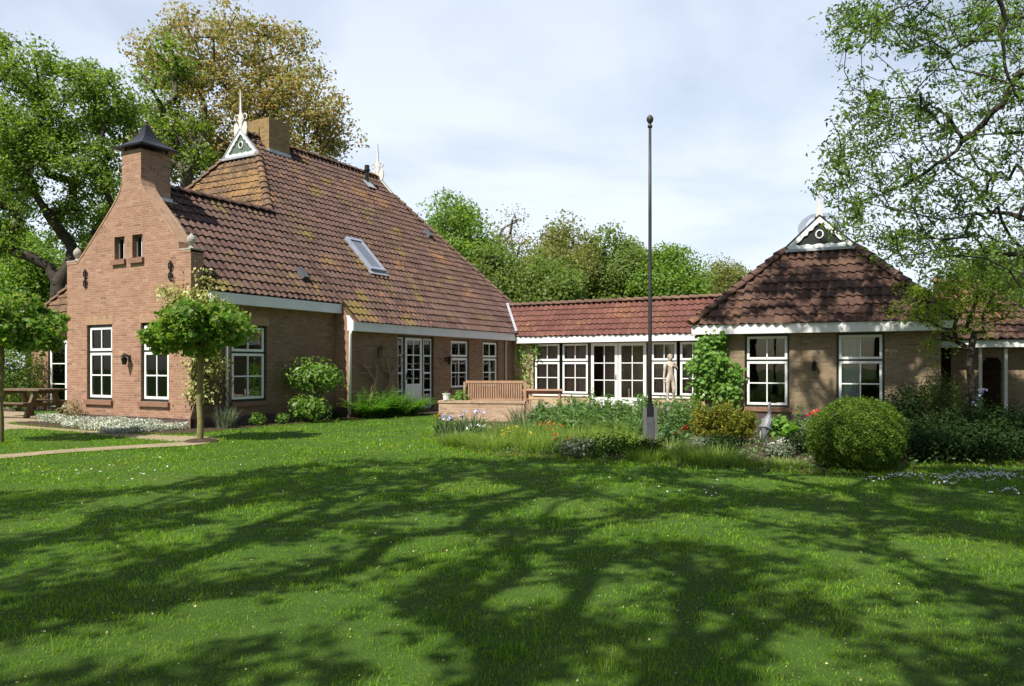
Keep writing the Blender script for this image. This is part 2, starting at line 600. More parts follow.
def np_mesh(name, co, faces_idx, starts, mat, parent=None, smooth=False):
    me = bpy.data.meshes.new(name)
    me.vertices.add(len(co))
    me.vertices.foreach_set('co', np.ascontiguousarray(co, dtype=np.float32).ravel())
    me.loops.add(len(faces_idx))
    me.loops.foreach_set('vertex_index', np.ascontiguousarray(faces_idx, dtype=np.int32))
    me.polygons.add(len(starts))
    me.polygons.foreach_set('loop_start', np.ascontiguousarray(starts, dtype=np.int32))
    me.update(calc_edges=True)
    me.validate()
    return link(name, me, mat, parent, smooth)


def unit(v):
    return v / np.maximum(np.linalg.norm(v, axis=1, keepdims=True), 1e-9)


def leaf_arrays(P, size, nrm=None, aspect=.55, fold=.12, axis=None, jitter=.35):
    """each leaf a folded four-cornered blade; P (N,3), size scalar or (N,), nrm preferred normals"""
    N = len(P)
    size = np.full(N, size) if np.isscalar(size) else size
    size = size * rng.uniform(1 - jitter, 1 + jitter, N)
    if nrm is None:
        nrm = rng.normal(size=(N, 3)) + np.array([0, 0, .55])
    nrm = unit(nrm)
    a = rng.normal(size=(N, 3)) if axis is None else axis + rng.normal(size=(N, 3)) * .25
    a = unit(a - nrm * np.sum(a * nrm, axis=1, keepdims=True))
    b = np.cross(nrm, a)
    s = size[:, None]
    v0 = P - a * s * .5
    v1 = P + b * s * aspect * .5 + nrm * s * fold - a * s * .06
    v2 = P + a * s * .5 - nrm * s * fold * .6
    v3 = P - b * s * aspect * .5 + nrm * s * fold - a * s * .06
    return np.stack([v0, v1, v2, v3], axis=1).reshape(-1, 3)


def leaf_mesh(name, co, mat, parent=None):
    n = len(co) // 4
    return np_mesh(name, co, np.arange(4 * n), np.arange(n) * 4, mat, parent)


def blade_arrays(P, length, width, lean, az=None, segs=3):
    """curved tapering blades rooted at P; lean = sideways travel of the tip as a share of length"""
    N = len(P)
    length = np.full(N, length) if np.isscalar(length) else length
    width = np.full(N, width) if np.isscalar(width) else width
    lean = np.full(N, lean) if np.isscalar(lean) else lean
    az = rng.uniform(0, 2 * np.pi, N) if az is None else az
    d = np.stack([np.cos(az), np.sin(az), np.zeros(N)], 1)
    fa = az + np.pi / 2 + rng.normal(size=N) * .6
    wv = np.stack([np.cos(fa), np.sin(fa), np.zeros(N)], 1)
    rows = []
    for i in range(segs + 1):
        t = i / segs
        c = P + d * (lean * length * t ** 1.9)[:, None]
        c = c + np.array([0, 0, 1.0]) * (length * (t - .45 * np.minimum(lean, 1.2) * t ** 2.6) * np.sqrt(np.maximum(1 - .3 * np.minimum(lean, 1.2), .2)))[:, None]
        wd = width * (1 - t ** 1.6 * .95) * .5
        if i == segs:
            rows.append(c[:, None, :])
        else:
            rows.append(np.stack([c - wv * wd[:, None], c + wv * wd[:, None]], 1))
    co = np.concatenate(rows, axis=1)            # N, 2*segs+1, 3
    k = 2 * segs + 1
    pat, st = [], []
    for i in range(segs):
        st.append(len(pat))
        if i < segs - 1:
            pat += [2 * i, 2 * i + 1, 2 * i + 3, 2 * i + 2]
        else:
            pat += [2 * i, 2 * i + 1, 2 * i + 2]
    pat = np.array(pat)
    st = np.array(st)
    idx = (np.arange(N)[:, None] * k + pat[None]).ravel()
    starts = (np.arange(N)[:, None] * len(pat) + st[None]).ravel()
    return co.reshape(-1, 3), idx, starts


def blade_mesh(name, mat, parent, *a, **kw):
    co, idx, st = blade_arrays(*a, **kw)
    return np_mesh(name, co, idx, st, mat, parent)


# ------------------------------------------------------------------ tiled roofs
TW, TH = .225, .325


def roof_mesh(mb_name, O, U, V, polys, mat, parent, xf=None, rough=1.0, sub=6, amp=1.0):
    """a pantiled slope: real rolls and overlapping lips, cut to the polygons given in metres along the eave and up the slope"""
    O, U, V = Vector(O), Vector(U).normalized(), Vector(V).normalized()
    Nn = U.cross(V)
    xf = xf or Matrix.Identity(4)
    bmo = bmesh.new()
    r2 = np.random.default_rng(5)
    for poly in polys:
        us = [p[0] for p in poly]
        vs = [p[1] for p in poly]
        c0, c1 = math.floor(min(us) / TW) - 1, math.ceil(max(us) / TW) + 1
        k0, k1 = math.floor(min(vs) / TH + 1e-6), math.ceil(max(vs) / TH)
        bm = bmesh.new()
        uvl = bm.loops.layers.uv.new('UVMap')
        cols = []
        for c in range(c0, c1):
            for j in range(sub):
                cols.append((c, j / sub))
        cols.append((c1, 0))
        prev = None
        for k in range(k0, k1):
            lips = []
            for end in (0, 1):
                row = []
                for (c, fr) in cols:
                    u = (c + fr) * TW
                    h1 = (hash((c * 7919 + k * 104729) % 1000003) % 1000) / 1000.0
                    h2 = (hash((c * 15485863 + k * 32452843 + 17) % 1000003) % 1000) / 1000.0
                    wave = amp * (.025 * math.sin(2 * math.pi * fr) + .008 * math.sin(4 * math.pi * fr))
                    lift = (.046 + (h1 - .5) * .016 * rough) if end == 0 else .004
                    v = k * TH - .035 + (h2 - .5) * .022 * rough + wave * -.35 if end == 0 else (k + 1) * TH
                    q = O + U * u + V * v + Nn * (lift + wave)
                    row.append((bm.verts.new(q), u / TW, v / TH))
                lips.append(row)
            strips = [(lips[0], lips[1], k + .5)]
            if prev:
                strips.insert(0, (prev, lips[0], k - .5))
            for a, b, kv in strips:
                for i in range(len(cols) - 1):
                    f = bm.faces.new((a[i][0], a[i + 1][0], b[i + 1][0], b[i][0]))
                    uu = cols[i][0] + .5
                    for lp, (x, y) in zip(f.loops, ((.1, .1), (.1, .2), (.2, .2), (.2, .1))):
                        lp[uvl].uv = (uu + x, kv + y)
            prev = lips[1]
        ctr_u, ctr_v = sum(us) / len(us), sum(vs) / len(vs)
        for i in range(len(poly)):
            a, b = poly[i], poly[(i + 1) % len(poly)]
            e = Vector((b[0] - a[0], b[1] - a[1]))
            if e.length < 1e-6:
                continue
            m2 = Vector((e.y, -e.x)).normalized()
            if m2.dot(Vector((ctr_u - a[0], ctr_v - a[1]))) > 0:
                m2 = -m2
            if abs(e.y) < 1e-6 and abs(a[1]) < 1e-6:
                continue                                   # keep the free lip at the eave
            bmesh.ops.bisect_plane(bm, geom=bm.verts[:] + bm.edges[:] + bm.faces[:], dist=1e-5,
                                   plane_co=O + U * a[0] + V * a[1], plane_no=U * m2.x + V * m2.y, clear_outer=True)
        tmp = bpy.data.meshes.new('t')
        bm.to_mesh(tmp)
        bm.free()
        bmo.from_mesh(tmp)
        bpy.data.meshes.remove(tmp)
    # a flat sheet of battens below closes the roof from inside
    uvl = bmo.loops.layers.uv.verify()
    for poly in polys:
        vs_ = [bmo.verts.new(O + U * p[0] + V * p[1] - Nn * .05) for p in poly]
        bmo.faces.new(vs_)
    me = bpy.data.meshes.new(mb_name)
    bmo.to_mesh(me)
    bmo.free()
    me.transform(xf)
    return link(mb_name, me, mat, parent)


def cap_row(mb, a, b, r=.13, step=.36, lift=.03):
    """a line of half-round ridge tiles from a up to b"""
    a, b = Vector(a), Vector(b)
    d = b - a
    n = max(1, round(d.length / step))
    d1 = d.normalized()
    up = Vector((0, 0, 1)) - d1 * d1.z
    up.normalize()
    sd = d1.cross(up)
    for i in range(n):
        p = a + d * (i / n) - d1 * .04
        q = a + d * ((i + 1) / n)
        jr = random.uniform(-.008, .008)
        js = random.uniform(-.01, .01)
        ring = []
        for (c, rr, lf) in ((p, r * 1.1 + jr, lift + .025), (q, r * .92 + jr, lift - .01)):
            ring.append([c + sd * (math.cos(t) * rr + js) + up * (math.sin(t) * rr * .85 + lf - .05) for t in [math.pi * k / 8 for k in range(9)]])
        for k in range(8):
            mb.face([ring[0][k + 1], ring[0][k], ring[1][k], ring[1][k + 1]])
        mb.face(ring[0])
        mb.face(ring[1][::-1])

# ------------------------------------------------------------------ the farmhouse
house = empty('farmhouse', 'long brick farmhouse with steep red brown tiled roofs, white fascias and a glazed link', 'house')
house.matrix_world = HM


def frame(O, deg):
    return Matrix.Translation(O) @ Matrix.Rotation(R(deg), 4, 'Z')


def wall(xf, L0, L1, z0, z1, holes, mat, thick=.28, parent=None, plinth=None, name='brick_wall'):
    """upright brick wall along local x, its face at y=0; holes are real openings with deep reveals"""
    parent = parent or house
    mb = MB(xf)
    xs = sorted({L0, L1} | {h[0] for h in holes} | {h[1] for h in holes})
    zs = sorted({z0, z1} | {h[2] for h in holes} | {h[3] for h in holes})
    for i in range(len(xs) - 1):
        for j in range(len(zs) - 1):
            a, b, c, d = xs[i], xs[i + 1], zs[j], zs[j + 1]
            if any(h[0] - 1e-6 <= a and b <= h[1] + 1e-6 and h[2] - 1e-6 <= c and d <= h[3] + 1e-6 for h in holes):
                continue
            mb.face([(a, 0, c), (b, 0, c), (b, 0, d), (a, 0, d)])
            mb.face([(b, thick, c), (a, thick, c), (a, thick, d), (b, thick, d)])
    reveals(mb, holes, thick)
    o = mb.build(name, M[mat], parent)
    if plinth:
        p = MB(xf)
        p.box(plinth[0], plinth[1], -.025, .05, -.1, plinth[2])
        p.build('plinth', M['brick_dark'], o)
    return o


def reveals(mb, holes, thick):
    for a, b, c, d in holes:
        mb.face([(a, 0, c), (a, 0, d), (a, thick, d), (a, thick, c)])
        mb.face([(b, 0, d), (b, 0, c), (b, thick, c), (b, thick, d)])
        mb.face([(a, 0, d), (b, 0, d), (b, thick, d), (a, thick, d)])
        mb.face([(b, 0, c), (a, 0, c), (a, thick, c), (b, thick, c)])


def rails(mb, a, b, c, d, w, y0, y1):
    """four sides of a frame"""
    mb.box(a, a + w, y0, y1, c, d)
    mb.box(b - w, b, y0, y1, c, d)
    mb.box(a + w, b - w, y0, y1, c, c + w)
    mb.box(a + w, b - w, y0, y1, d - w, d)


def bars(mb, a, b, c, d, nx, nz, w, y0, y1):
    """glazing bars; the uprights run through, the crossbars butt against them"""
    xs = [a + (b - a) * i / nx for i in range(nx + 1)]
    for x in xs[1:-1]:
        mb.box(x - w / 2, x + w / 2, y0, y1, c, d)
    for j in range(1, nz):
        z = c + (d - c) * j / nz
        for i in range(nx):
            l = xs[i] + (w / 2 if i else 0)
            r = xs[i + 1] - (w / 2 if i < nx - 1 else 0)
            mb.box(l, r, y0 + .002, y1 - .002, z - w / 2, z + w / 2)


def pane_box(xf, a, b, c, d, y, parent, mat='glass'):
    g = MB(xf)
    g.box(a, b, y, y + .006, c, d)
    g.build('pane', M[mat], parent)


def window(xf, a, b, c, d, split=.36, nx=2, nz=2, sill=True, lintel=True, inset=.07, fw=.062, sash=.065, curtain=None, parent=None, top_nx=None):
    parent = parent or house
    f = MB(xf)
    rails(f, a, b, c, d, fw, inset, inset + .09)
    zm = d - (d - c) * split
    f.box(a + fw, b - fw, inset + .001, inset + .088, zm - .025, zm + .025)
    w = f.build('window', M['green'], parent)
    s1 = MB(xf)
    y0, y1 = inset - .012, inset + .05
    for (lo, hi, kx, kz) in ((zm + .026, d - fw - .001, top_nx or nx, 1), (c + fw + .001, zm - .026, nx, nz)):
        l, r = a + fw + .001, b - fw - .001
        m = MB(xf)
        rails(m, l, r, lo, hi, sash, y0, y1)
        bars(m, l + sash, r - sash, lo + sash, hi - sash, kx, kz, .034, y0 + .006, y1 - .006)
        m.build('sash', M['white'], w)
        pane_box(xf, l + sash * .5, r - sash * .5, lo + sash * .5, hi - sash * .5, y0 + .03, w)
    if sill:
        m = MB(xf)
        m.box(a - .05, b + .05, -.07, inset - .002, c - .12, c - .003)
        m.build('sill', M['sill'], w, bevel=.01)
    if lintel:
        m = MB(xf)
        m.box(a - .06, b + .06, -.006, .05, d + .002, d + .235)
        m.build('lintel', M['brick_lintel'], w)
    if curtain:
        m = MB(xf)
        l, r = a + fw, a + fw + (b - a) * curtain
        n = 12
        pts = [(l + (r - l) * i / n, .2 + .02 * math.sin(i * 2.4)) for i in range(n + 1)]
        for i in range(n):
            (x, y), (x2, y2) = pts[i], pts[i + 1]
            m.face([(x, y, c + .1), (x2, y2, c + .1), (x2, y2, d), (x, y, d)])
            m.face([(x2, y2 + .008, c + .1), (x, y + .008, c + .1), (x, y + .008, d), (x2, y2 + .008, d)])
        m.build('curtain', M['curtain'], w)
    return w


def glazed_door(xf, a, b, c, d, nx, nz, panel=0.0, fw=.09, mat='white', y0=.05, handle=None):
    """a door leaf with a grid of panes over an optional solid lower panel"""
    m = MB(xf)
    rails(m, a, b, c, d, fw, y0, y0 + .05)
    zl = c + fw
    if panel:
        m.box(a + fw, b - fw, y0 + .012, y0 + .04, c + fw, c + panel)
        m.box(a + fw, b - fw, y0 + .001, y0 + .049, c + panel, c + panel + fw)
        zl = c + panel + fw
    bars(m, a + fw, b - fw, zl, d - fw, nx, nz, .034, y0 + .006, y0 + .044)
    dr = m.build('door', M[mat], house)
    pane_box(xf, a + fw * .6, b - fw * .6, zl - .02, d - fw * .6, y0 + .024, dr)
    if handle is not None:
        h = MB(xf)
        h.box(handle - .02, handle + .02, y0 - .012, y0 - .001, c + .95, c + 1.17)
        h.tube([(handle, y0 - .01, c + 1.06), (handle, y0 - .05, c + 1.06), (handle + .09 * (1 if handle < (a + b) / 2 else -1), y0 - .052, c + 1.06)], .01, 6)
        h.build('handle', M['metal'], dr)
    return dr


# --- the gable, its front at y = 0 from x = -5.05 to 0
F_G = Matrix.Identity(4)
GW = [(-4.16, -3.07, .63, 2.62), (-1.90, -.82, .63, 2.62)]
GS = [(-2.97, -2.55, 4.28, 4.88), (-2.24, -1.83, 4.28, 4.88)]


def gable_top(x):
    pts = [(-5.05, 4.30), (-4.62, 4.30), (-4.619, 4.27), (-4.2, 4.62), (-3.6, 5.16), (-3.1, 5.62), (-2.85, 5.88), (-2.72, 6.06), (-2.66, 6.24),
           (-1.89, 6.24), (-1.83, 6.06), (-1.70, 5.88), (-1.45, 5.62), (-.98, 5.16), (-.75, 4.90), (-.43, 4.50), (-.40, 4.27), (-.399, 4.30), (0, 4.30)]
    for (x0, z0), (x1, z1) in zip(pts, pts[1:]):
        if x0 <= x <= x1:
            return z0 + (z1 - z0) * (x - x0) / (x1 - x0)
    return pts[-1][1]


mb = MB(F_G)
GT = .36
xs = sorted({-5.05 + .1 * i for i in range(51)} | {0.0, -4.62, -4.619, -.4, -.399, -2.66, -1.89} | {h[i] for h in GW + GS for i in (0, 1)})
for x0, x1 in zip(xs, xs[1:]):
    if x1 - x0 < 1e-5:
        continue
    cuts = [h for h in GW + GS if h[0] - 1e-6 <= x0 and x1 <= h[1] + 1e-6]
    zs = [0.0] + [z for h in sorted(cuts, key=lambda h: h[2]) for z in (h[2], h[3])]
    t0, t1 = gable_top(x0), gable_top(x1)
    for i in range(0, len(zs), 2):
        lo = zs[i]
        hi0, hi1 = (zs[i + 1], zs[i + 1]) if i + 1 < len(zs) else (t0, t1)
        mb.face([(x0, 0, lo), (x1, 0, lo), (x1, 0, hi1), (x0, 0, hi0)])
        mb.face([(x1, GT, lo), (x0, GT, lo), (x0, GT, hi0), (x1, GT, hi1)])
mb.face([(0, 0, 3.2), (0, GT, 3.2), (0, GT, 4.3), (0, 0, 4.3)])
mb.face([(-5.05, GT, 2.0), (-5.05, 0, 2.0), (-5.05, 0, 4.3), (-5.05, GT, 4.3)])
reveals(mb, GW + GS, GT)
gable = mb.build('gable_wall', M['brick_gable'], house)
gable['label'] = 'sunlit orange brick gable wall with sloping shoulders'
for side in (0, 1):                       # brick-on-edge coping on either shoulder
    m = MB()
    for x0, x1 in zip(xs, xs[1:]):
        if x1 - x0 < 1e-4 or (-2.7 < x0 and x1 < -1.85) or (x0 > -2.2) != bool(side):
            continue
        z0, z1 = gable_top(x0 + 1e-6), gable_top(x1 - 1e-6)
        m.face([(x0, -.012, z0 + .05), (x1, -.012, z1 + .05), (x1, GT + .02, z1 + .05), (x0, GT + .02, z0 + .05)])
        m.face([(x0, -.012, z0 - .01), (x1, -.012, z1 - .01), (x1, -.012, z1 + .05), (x0, -.012, z0 + .05)])
        m.face([(x1, GT + .02, z1 - .01), (x0, GT + .02, z0 - .01), (x0, GT + .02, z0 + .05), (x1, GT + .02, z1 + .05)])
    m.build('coping', M['brick_lintel'], gable)
m = MB()
m.box(-5.06, .025, -.025, .05, -.1, .24)
m.build('plinth', M['brick_dark'], gable)
for x in (-4.85, -.2):
    m = MB()
    m.box(x - .2, x + .2, -.02, GT + .03, 4.352, 4.39)
    m.lathe([(.08, 0), (.09, .02), (.045, .06), (.04, .10), (.075, .13), (.105, .185), (.11, .24), (.09, .30), (.045, .345), (.01, .39)], (x, .17, 4.39), 16)
    m.build('ball_finial', M['stone'], house, smooth=False)
for x in (-4.19, -.72):
    m = MB()
    m.tube([(x, -.03, 3.62), (x, -.03, 4.12)], .02, 6)
    for s in (-1, 1):
        for zc in (3.74, 3.99):
            m.tube([(x + s * (.02 + .055 * math.sin(t)), -.03, zc + .085 * math.cos(t)) for t in [math.pi * i / 8 for i in range(9)]], .016, 5)
    m.build('wall_anchor', M['metal'], house)
window(F_G, *GW[0])
window(F_G, *GW[1])
for h in GS:
    f = MB()
    rails(f, h[0], h[1], h[2], h[3], .05, .12, .2)
    w = f.build('window', M['greywood'], house)
    pane_box(F_G, h[0] + .03, h[1] - .03, h[2] + .03, h[3] - .03, .16, w)
    f = MB()
    f.box((h[0] + h[1]) / 2 - .012, (h[0] + h[1]) / 2 + .012, .125, .155, h[2] + .05, h[3] - .05)
    f.build('glazing_bar', M['white'], w)
    f = MB()
    f.box(h[0] - .07, h[1] + .07, -.07, .1, h[2] - .13, h[2] - .003)
    f.build('sill', M['sill'], w, bevel=.01)
    f = MB()
    f.box(h[0] + .06, h[1] - .06, .26, .27, h[2] + .05, h[3] - .05)
    f.build('blind', M['curtain'], w)

# --- gable chimney with its metal hood
m = MB()
cx0, cx1 = -2.66, -1.89
m.box(cx0, cx1, -.003, .86, 5.6, 7.06)
ch = m.build('chimney', M['brick_gable'], house)
ch['label'] = 'brick chimney on the gable under a dark metal hood'
m = MB()
cc = ((cx0 + cx1) / 2, .43)
for sx in (-1, 1):
    for sy in (-1, 1):
        m.beam((cc[0] + sx * .3, cc[1] + sy * .33, 7.05), (cc[0] + sx * .34, cc[1] + sy * .37, 7.14), .05, .05)
hood = [(.80, 7.13), (.81, 7.175), (.62, 7.245), (.43, 7.345), (.29, 7.465), (.19, 7.59), (.125, 7.70), (.10, 7.77)]
m.lathe(hood, (cc[0], cc[1], 0), 4, math.pi / 4)
m.lathe([(.03, 7.76), (.055, 7.80), (.03, 7.84), (.045, 7.88), (.01, 7.95)], (cc[0], cc[1], 0), 10)
m.build('chimney_hood', M['metal'], ch)
m = MB()
m.box(cx1 - .02, cx1 + .22, .37, .92, 5.78, 5.8)
m.beam((cx1 + .03, .4, 5.84), (cx1 + .03, .9, 5.84), .02, .16)
m.build('flashing', M['lead'], ch)

# --- side walls
F_R = frame((0, 0, 0), 90)               # gable wing, right side: local x runs away from the gable
W1 = (1.22, 2.42, .60, 2.60)
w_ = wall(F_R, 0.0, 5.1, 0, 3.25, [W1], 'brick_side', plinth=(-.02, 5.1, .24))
window(F_R, *W1)
stp = wall(frame((0, 5.1, 0), 0), 0.0, .55, 0, 2.8, [], 'brick_gable', plinth=(.03, .55, .3))
m = MB()
m.prism([(0, 2.80), (.55, 2.80), (.55, 3.0), (0, 3.5)], 5.1, 5.35)
m.build('brick_gusset', M['brick_gable'], stp)
F_M = frame((.55, 0, 0), 90)             # main wall
DU = (7.40, 9.42, 0.06, 2.53)
W2 = (10.47, 11.68, .70, 2.50)
W3 = (12.64, 13.80, .70, 2.50)
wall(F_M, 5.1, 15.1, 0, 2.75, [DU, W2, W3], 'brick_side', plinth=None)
window(F_M, *W2, sill=True, lintel=False)
window(F_M, *W3, sill=True, lintel=False)
# door set: side light, door, side light in one dark frame
f = MB(F_M)
rails(f, DU[0], DU[1], DU[2], DU[3], .06, .06, .16)
for x in (7.80, 8.82):
    f.box(x - .05, x + .05, .058, .162, DU[2] + .06, DU[3] - .06)
fr = f.build('door_frame', M['green'], house)
for a, b in ((7.47, 7.745), (8.875, 9.355)):
    m = MB(F_M)
    rails(m, a, b, .13, 2.46, .045, .07, .12)
    for z in (.72, 1.3, 1.88):
        m.box(a + .045, b - .045, .071, .119, z - .025, z + .025)
    sd_ = m.build('side_light', M['white'], fr)
    pane_box(F_M, a + .02, b - .02, .15, 2.44, .09, fr)
glazed_door(F_M, 7.855, 8.765, .13, 2.46, 2, 3, panel=.72, handle=7.92, y0=.04)
m = MB(F_M)
m.box(7.3, 9.5, -.35, .0, 0, .06)
m.build('door_step', M['brick_dark'], house)

F_L = frame((0, 15.1, 0), 0)             # glazed link
LP = [(1.46, 2.60, .44, 2.44), (2.68, 3.82, .44, 2.44), (6.34, 7.34, .44, 2.44), (7.42, 8.40, .44, 2.44), (8.48, 9.3, .44, 2.44)]
LD = (3.90, 6.16, .03, 2.46)
holes = [(1.42, 3.86, .42, 2.45), (3.861, 6.20, .02, 2.45), (6.201, 9.34, .42, 2.45)]
wall(F_L, .55, 9.9, 0, 2.7, [holes[0], (3.86, 6.20, .02, 2.45), (6.20, 9.34, .42, 2.45)], 'brick_link', plinth=None)
for p in LP:
    w_ = window(F_L, *p, sill=False, lintel=False, inset=.03, fw=.03, sash=.075)
    m = MB(F_L)
    n_ = 16
    for i in range(n_):
        xa, xb = p[0] + .04 + (p[1] - p[0] - .08) * i / n_, p[0] + .04 + (p[1] - p[0] - .08) * (i + 1) / n_
        m.box(xa, xb - .002, .20 + .02 * (i % 2), .21 + .02 * (i % 2), p[2] + .04, p[3] - .03)
    m.build('blind', M['blind'], w_)
m = MB(F_L)
m.box(1.4, 3.85, -.05, .1, .36, .415)
m.build('sill', M['white'], house)
m = MB(F_L)
m.box(6.21, 9.36, -.05, .1, .36, .415)
m.build('sill', M['white'], house)
glazed_door(F_L, 3.92, 5.015, .05, 2.42, 2, 3, panel=.18, fw=.115, y0=.03, handle=4.95)
glazed_door(F_L, 5.045, 6.15, .05, 2.42, 2, 3, panel=.18, fw=.115, y0=.03)
m = MB(F_L)
m.box(4.0, 6.1, 1.0, 1.02, .06, 2.4)
m.build('inner_screen', M['blind'], house)

# far left wall with a glazed door, seen past the gable
F_B = frame((0, 3.0, 0), 0)
DL = (-11.15, -10.05, .06, 2.48)
wall(F_B, -12.15, -5.05, 0, 2.85, [DL], 'brick_gable', plinth=(-12.15, -11.2, .24))
m = MB(F_B)
rails(m, *DL, .06, .06, .15)
m.build('door_frame', M['green'], house)
glazed_door(F_B, -11.085, -10.115, .13, 2.41, 1, 3, fw=.1, y0=.04)
wall(frame((-5.05, 3.0, 0), -90), 0, 2.95, 0, 3.3, [], 'brick_gable')
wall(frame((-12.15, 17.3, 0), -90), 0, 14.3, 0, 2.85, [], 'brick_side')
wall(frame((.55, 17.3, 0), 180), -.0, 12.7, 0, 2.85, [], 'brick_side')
wall(frame((9.9, 17.7, 0), 180), 0, 9.4, 0, 2.7, [], 'brick_link')

# --- rooms seen through the panes
m = MB()
m.box(-4.76, -.3, .37, 4.9, .02, .05)
m.build('room_floor', M['floorwood'], house)
m = MB()
m.box(-11.8, .26, 5.2, 17.0, .02, .05)
m.build('room_floor', M['floorwood'], house)
m = MB()
m.box(.56, 9.6, 15.4, 17.4, .02, .05)
m.build('room_floor', M['floorwood'], house)
m = MB()
m.box(-4.76, -.3, .37, 4.9, 2.86, 2.9)
m.build('room_ceiling', M['plaster'], house)
m = MB()
m.box(-11.8, .26, 5.2, 17.0, 2.70, 2.74)
m.build('room_ceiling', M['plaster'], house)
m = MB()
m.box(.56, 9.6, 15.4, 17.4, 2.55, 2.59)
m.build('room_ceiling', M['plaster'], house)
m = MB()
m.box(-4.76, -.3, 4.7, 4.82, .05, 2.86)
m.build('room_partition', M['plaster'], house)
m = MB()
m.box(-4.3, -4.2, 5.3, 17.0, .05, 2.7)
m.build('room_partition', M['plaster'], house)
m = MB()
m.box(-4.2, .26, 10.0, 10.1, .05, 2.7)
m.build('room_partition', M['plaster'], house)
m = MB()
m.box(.9, 9.6, 17.3, 17.4, .05, 2.55)
m.build('room_panelling', M['brown_in'], house)

# --- fascias and gutters
def fascia(mb, a, b, depth, h):
    """white eaves box from a to b (top outer edge), reaching inwards by depth"""
    (x0, y0, z0), (x1, y1, z1) = a, b
    d = Vector((x1 - x0, y1 - y0, 0)).normalized()
    n = Vector((-d.y, d.x, 0))
    for k, (w, top, bot) in enumerate(((.03, 0, -h), (depth, -h + .03, -h + .005))):
        off = n * (0 if k == 0 else .03)
        A, B = Vector(a) + off, Vector(b) + off
        q = [A, B, B + n * w, A + n * w]
        lo = [Vector((p.x, p.y, p.z + bot)) for p in q]
        hi = [Vector((p.x, p.y, p.z + top)) for p in q]
        mb.face(lo[::-1])
        mb.face(hi)
        for i in range(4):
            j = (i + 1) % 4
            mb.face([lo[i], lo[j], hi[j], hi[i]])


m = MB()
fascia(m, (.28, .37, 3.36), (.28, 5.06, 3.36), .27, .27)
m.box(.0, .27, 5.03, 5.06, 3.12, 3.34)
m.box(.0, .27, .365, .395, 3.1, 3.34)
m.build('fascia', M['fascia'], house)
m = MB()
fascia(m, (.79, 5.02, 2.83), (.79, 14.9, 2.83), .22, .27)
m.prism([(.555, 2.57), (.785, 2.57), (.785, 2.83), (.60, 3.02), (.52, 3.02), (.555, 2.9)], 4.985, 5.018)
m.build('fascia', M['fascia'], house)
m = MB()
fascia(m, (.8, 14.75, 2.70), (9.5, 14.75, 2.70), .34, .25)
m.build('fascia', M['white'], house)
# downpipes
m = MB()
m.tube([(.70, 5.0, 2.6), (.64, 5.02, 2.45), (.62, 5.02, .1)], .042, 10)
m.build('downpipe', M['white'], house, smooth=True)
m = MB()
m.tube([(.62, 14.3, 2.6), (.60, 14.3, 2.45), (.60, 14.3, .1)], .04, 10)
m.build('downpipe', M['lead'], house, smooth=True)
m = MB()
m.tube([(.06, 1.02, 3.1), (.06, 1.02, .1)], .038, 10)
m.build('downpipe', M['white'], house, smooth=True)

# --- roofs
SL = math.sqrt(1 + 1.05 ** 2)


def vx(X):
    return (.79 - X) * SL


O_R = (.79, 5.05, 2.85)
main_roof = roof_mesh('roof', O_R, (0, 1, 0), (-1, 0, 1.05), [
    [(0, 0), (12.45, 0), (9.09, vx(-5)), (1.67, vx(-5)), (-.03, vx(-2.525)), (0, vx(-2.0))],
    [(1.67, vx(-5)), (9.09, vx(-5)), (9.09, vx(-5.8)), (1.67, vx(-5.8))],
    [(-4.69, vx(.28)), (0, vx(.28)), (0, vx(-2.525)), (-4.69, vx(-2.525))]], M['tile'], house)
main_roof['label'] = 'long steep slope of red brown pantiles with moss and lichen'
hip = roof_mesh('roof', (-12.39, 2.75, 2.85), (1, 0, 0), (0, 1, 1.53),
                [[(0, 0), (9.86, 0), (9.86, 4.158), (7.39, 3.97 * 1.828), (5.79, 3.97 * 1.828)]], M['tile_hip'], house)
hip['label'] = 'hip end tiled and crusted with ochre lichen'
roof_mesh('roof', (-5.33, 5.0, 3.385), (0, -1, 0), (1, 0, 1.05), [[(0, 0), (4.64, 0), (4.64, 2.805 * 1.45), (0, 2.805 * 1.45)]], M['tile'], house)
roof_mesh('roof', (-12.39, 17.5, 2.85), (0, -1, 0), (1, 0, 1.05),
          [[(0, 0), (14.75, 0), (10.78, 5.79 * 1.45), (3.36, 5.79 * 1.45)], [(3.36, 5.79 * 1.45), (10.78, 5.79 * 1.45), (10.78, 6.59 * 1.45), (3.36, 6.59 * 1.45)]],
          M['tile'], house, sub=4)
roof_mesh('roof', (.79, 17.5, 2.85), (-1, 0, 0), (0, -3.36, 6.08), [[(0, 0), (13.18, 0), (7.39, 6.946), (5.79, 6.946)]], M['tile'], house, sub=4)
lr = roof_mesh('roof', (-.6, 14.75, 2.72), (1, 0, 0), (0, 1.45, 1.36), [[(0, 0), (11.2, 0), (11.2, 1.988), (0, 1.988)]], M['tile_link'], house, amp=1.4)
lr['label'] = 'low plain roof of redder tiles over the glazed link'
roof_mesh('roof', (10.6, 17.65, 2.72), (-1, 0, 0), (0, -1.45, 1.36), [[(0, 0), (11.2, 0), (11.2, 1.988), (0, 1.988)]], M['tile_link'], house, sub=4)

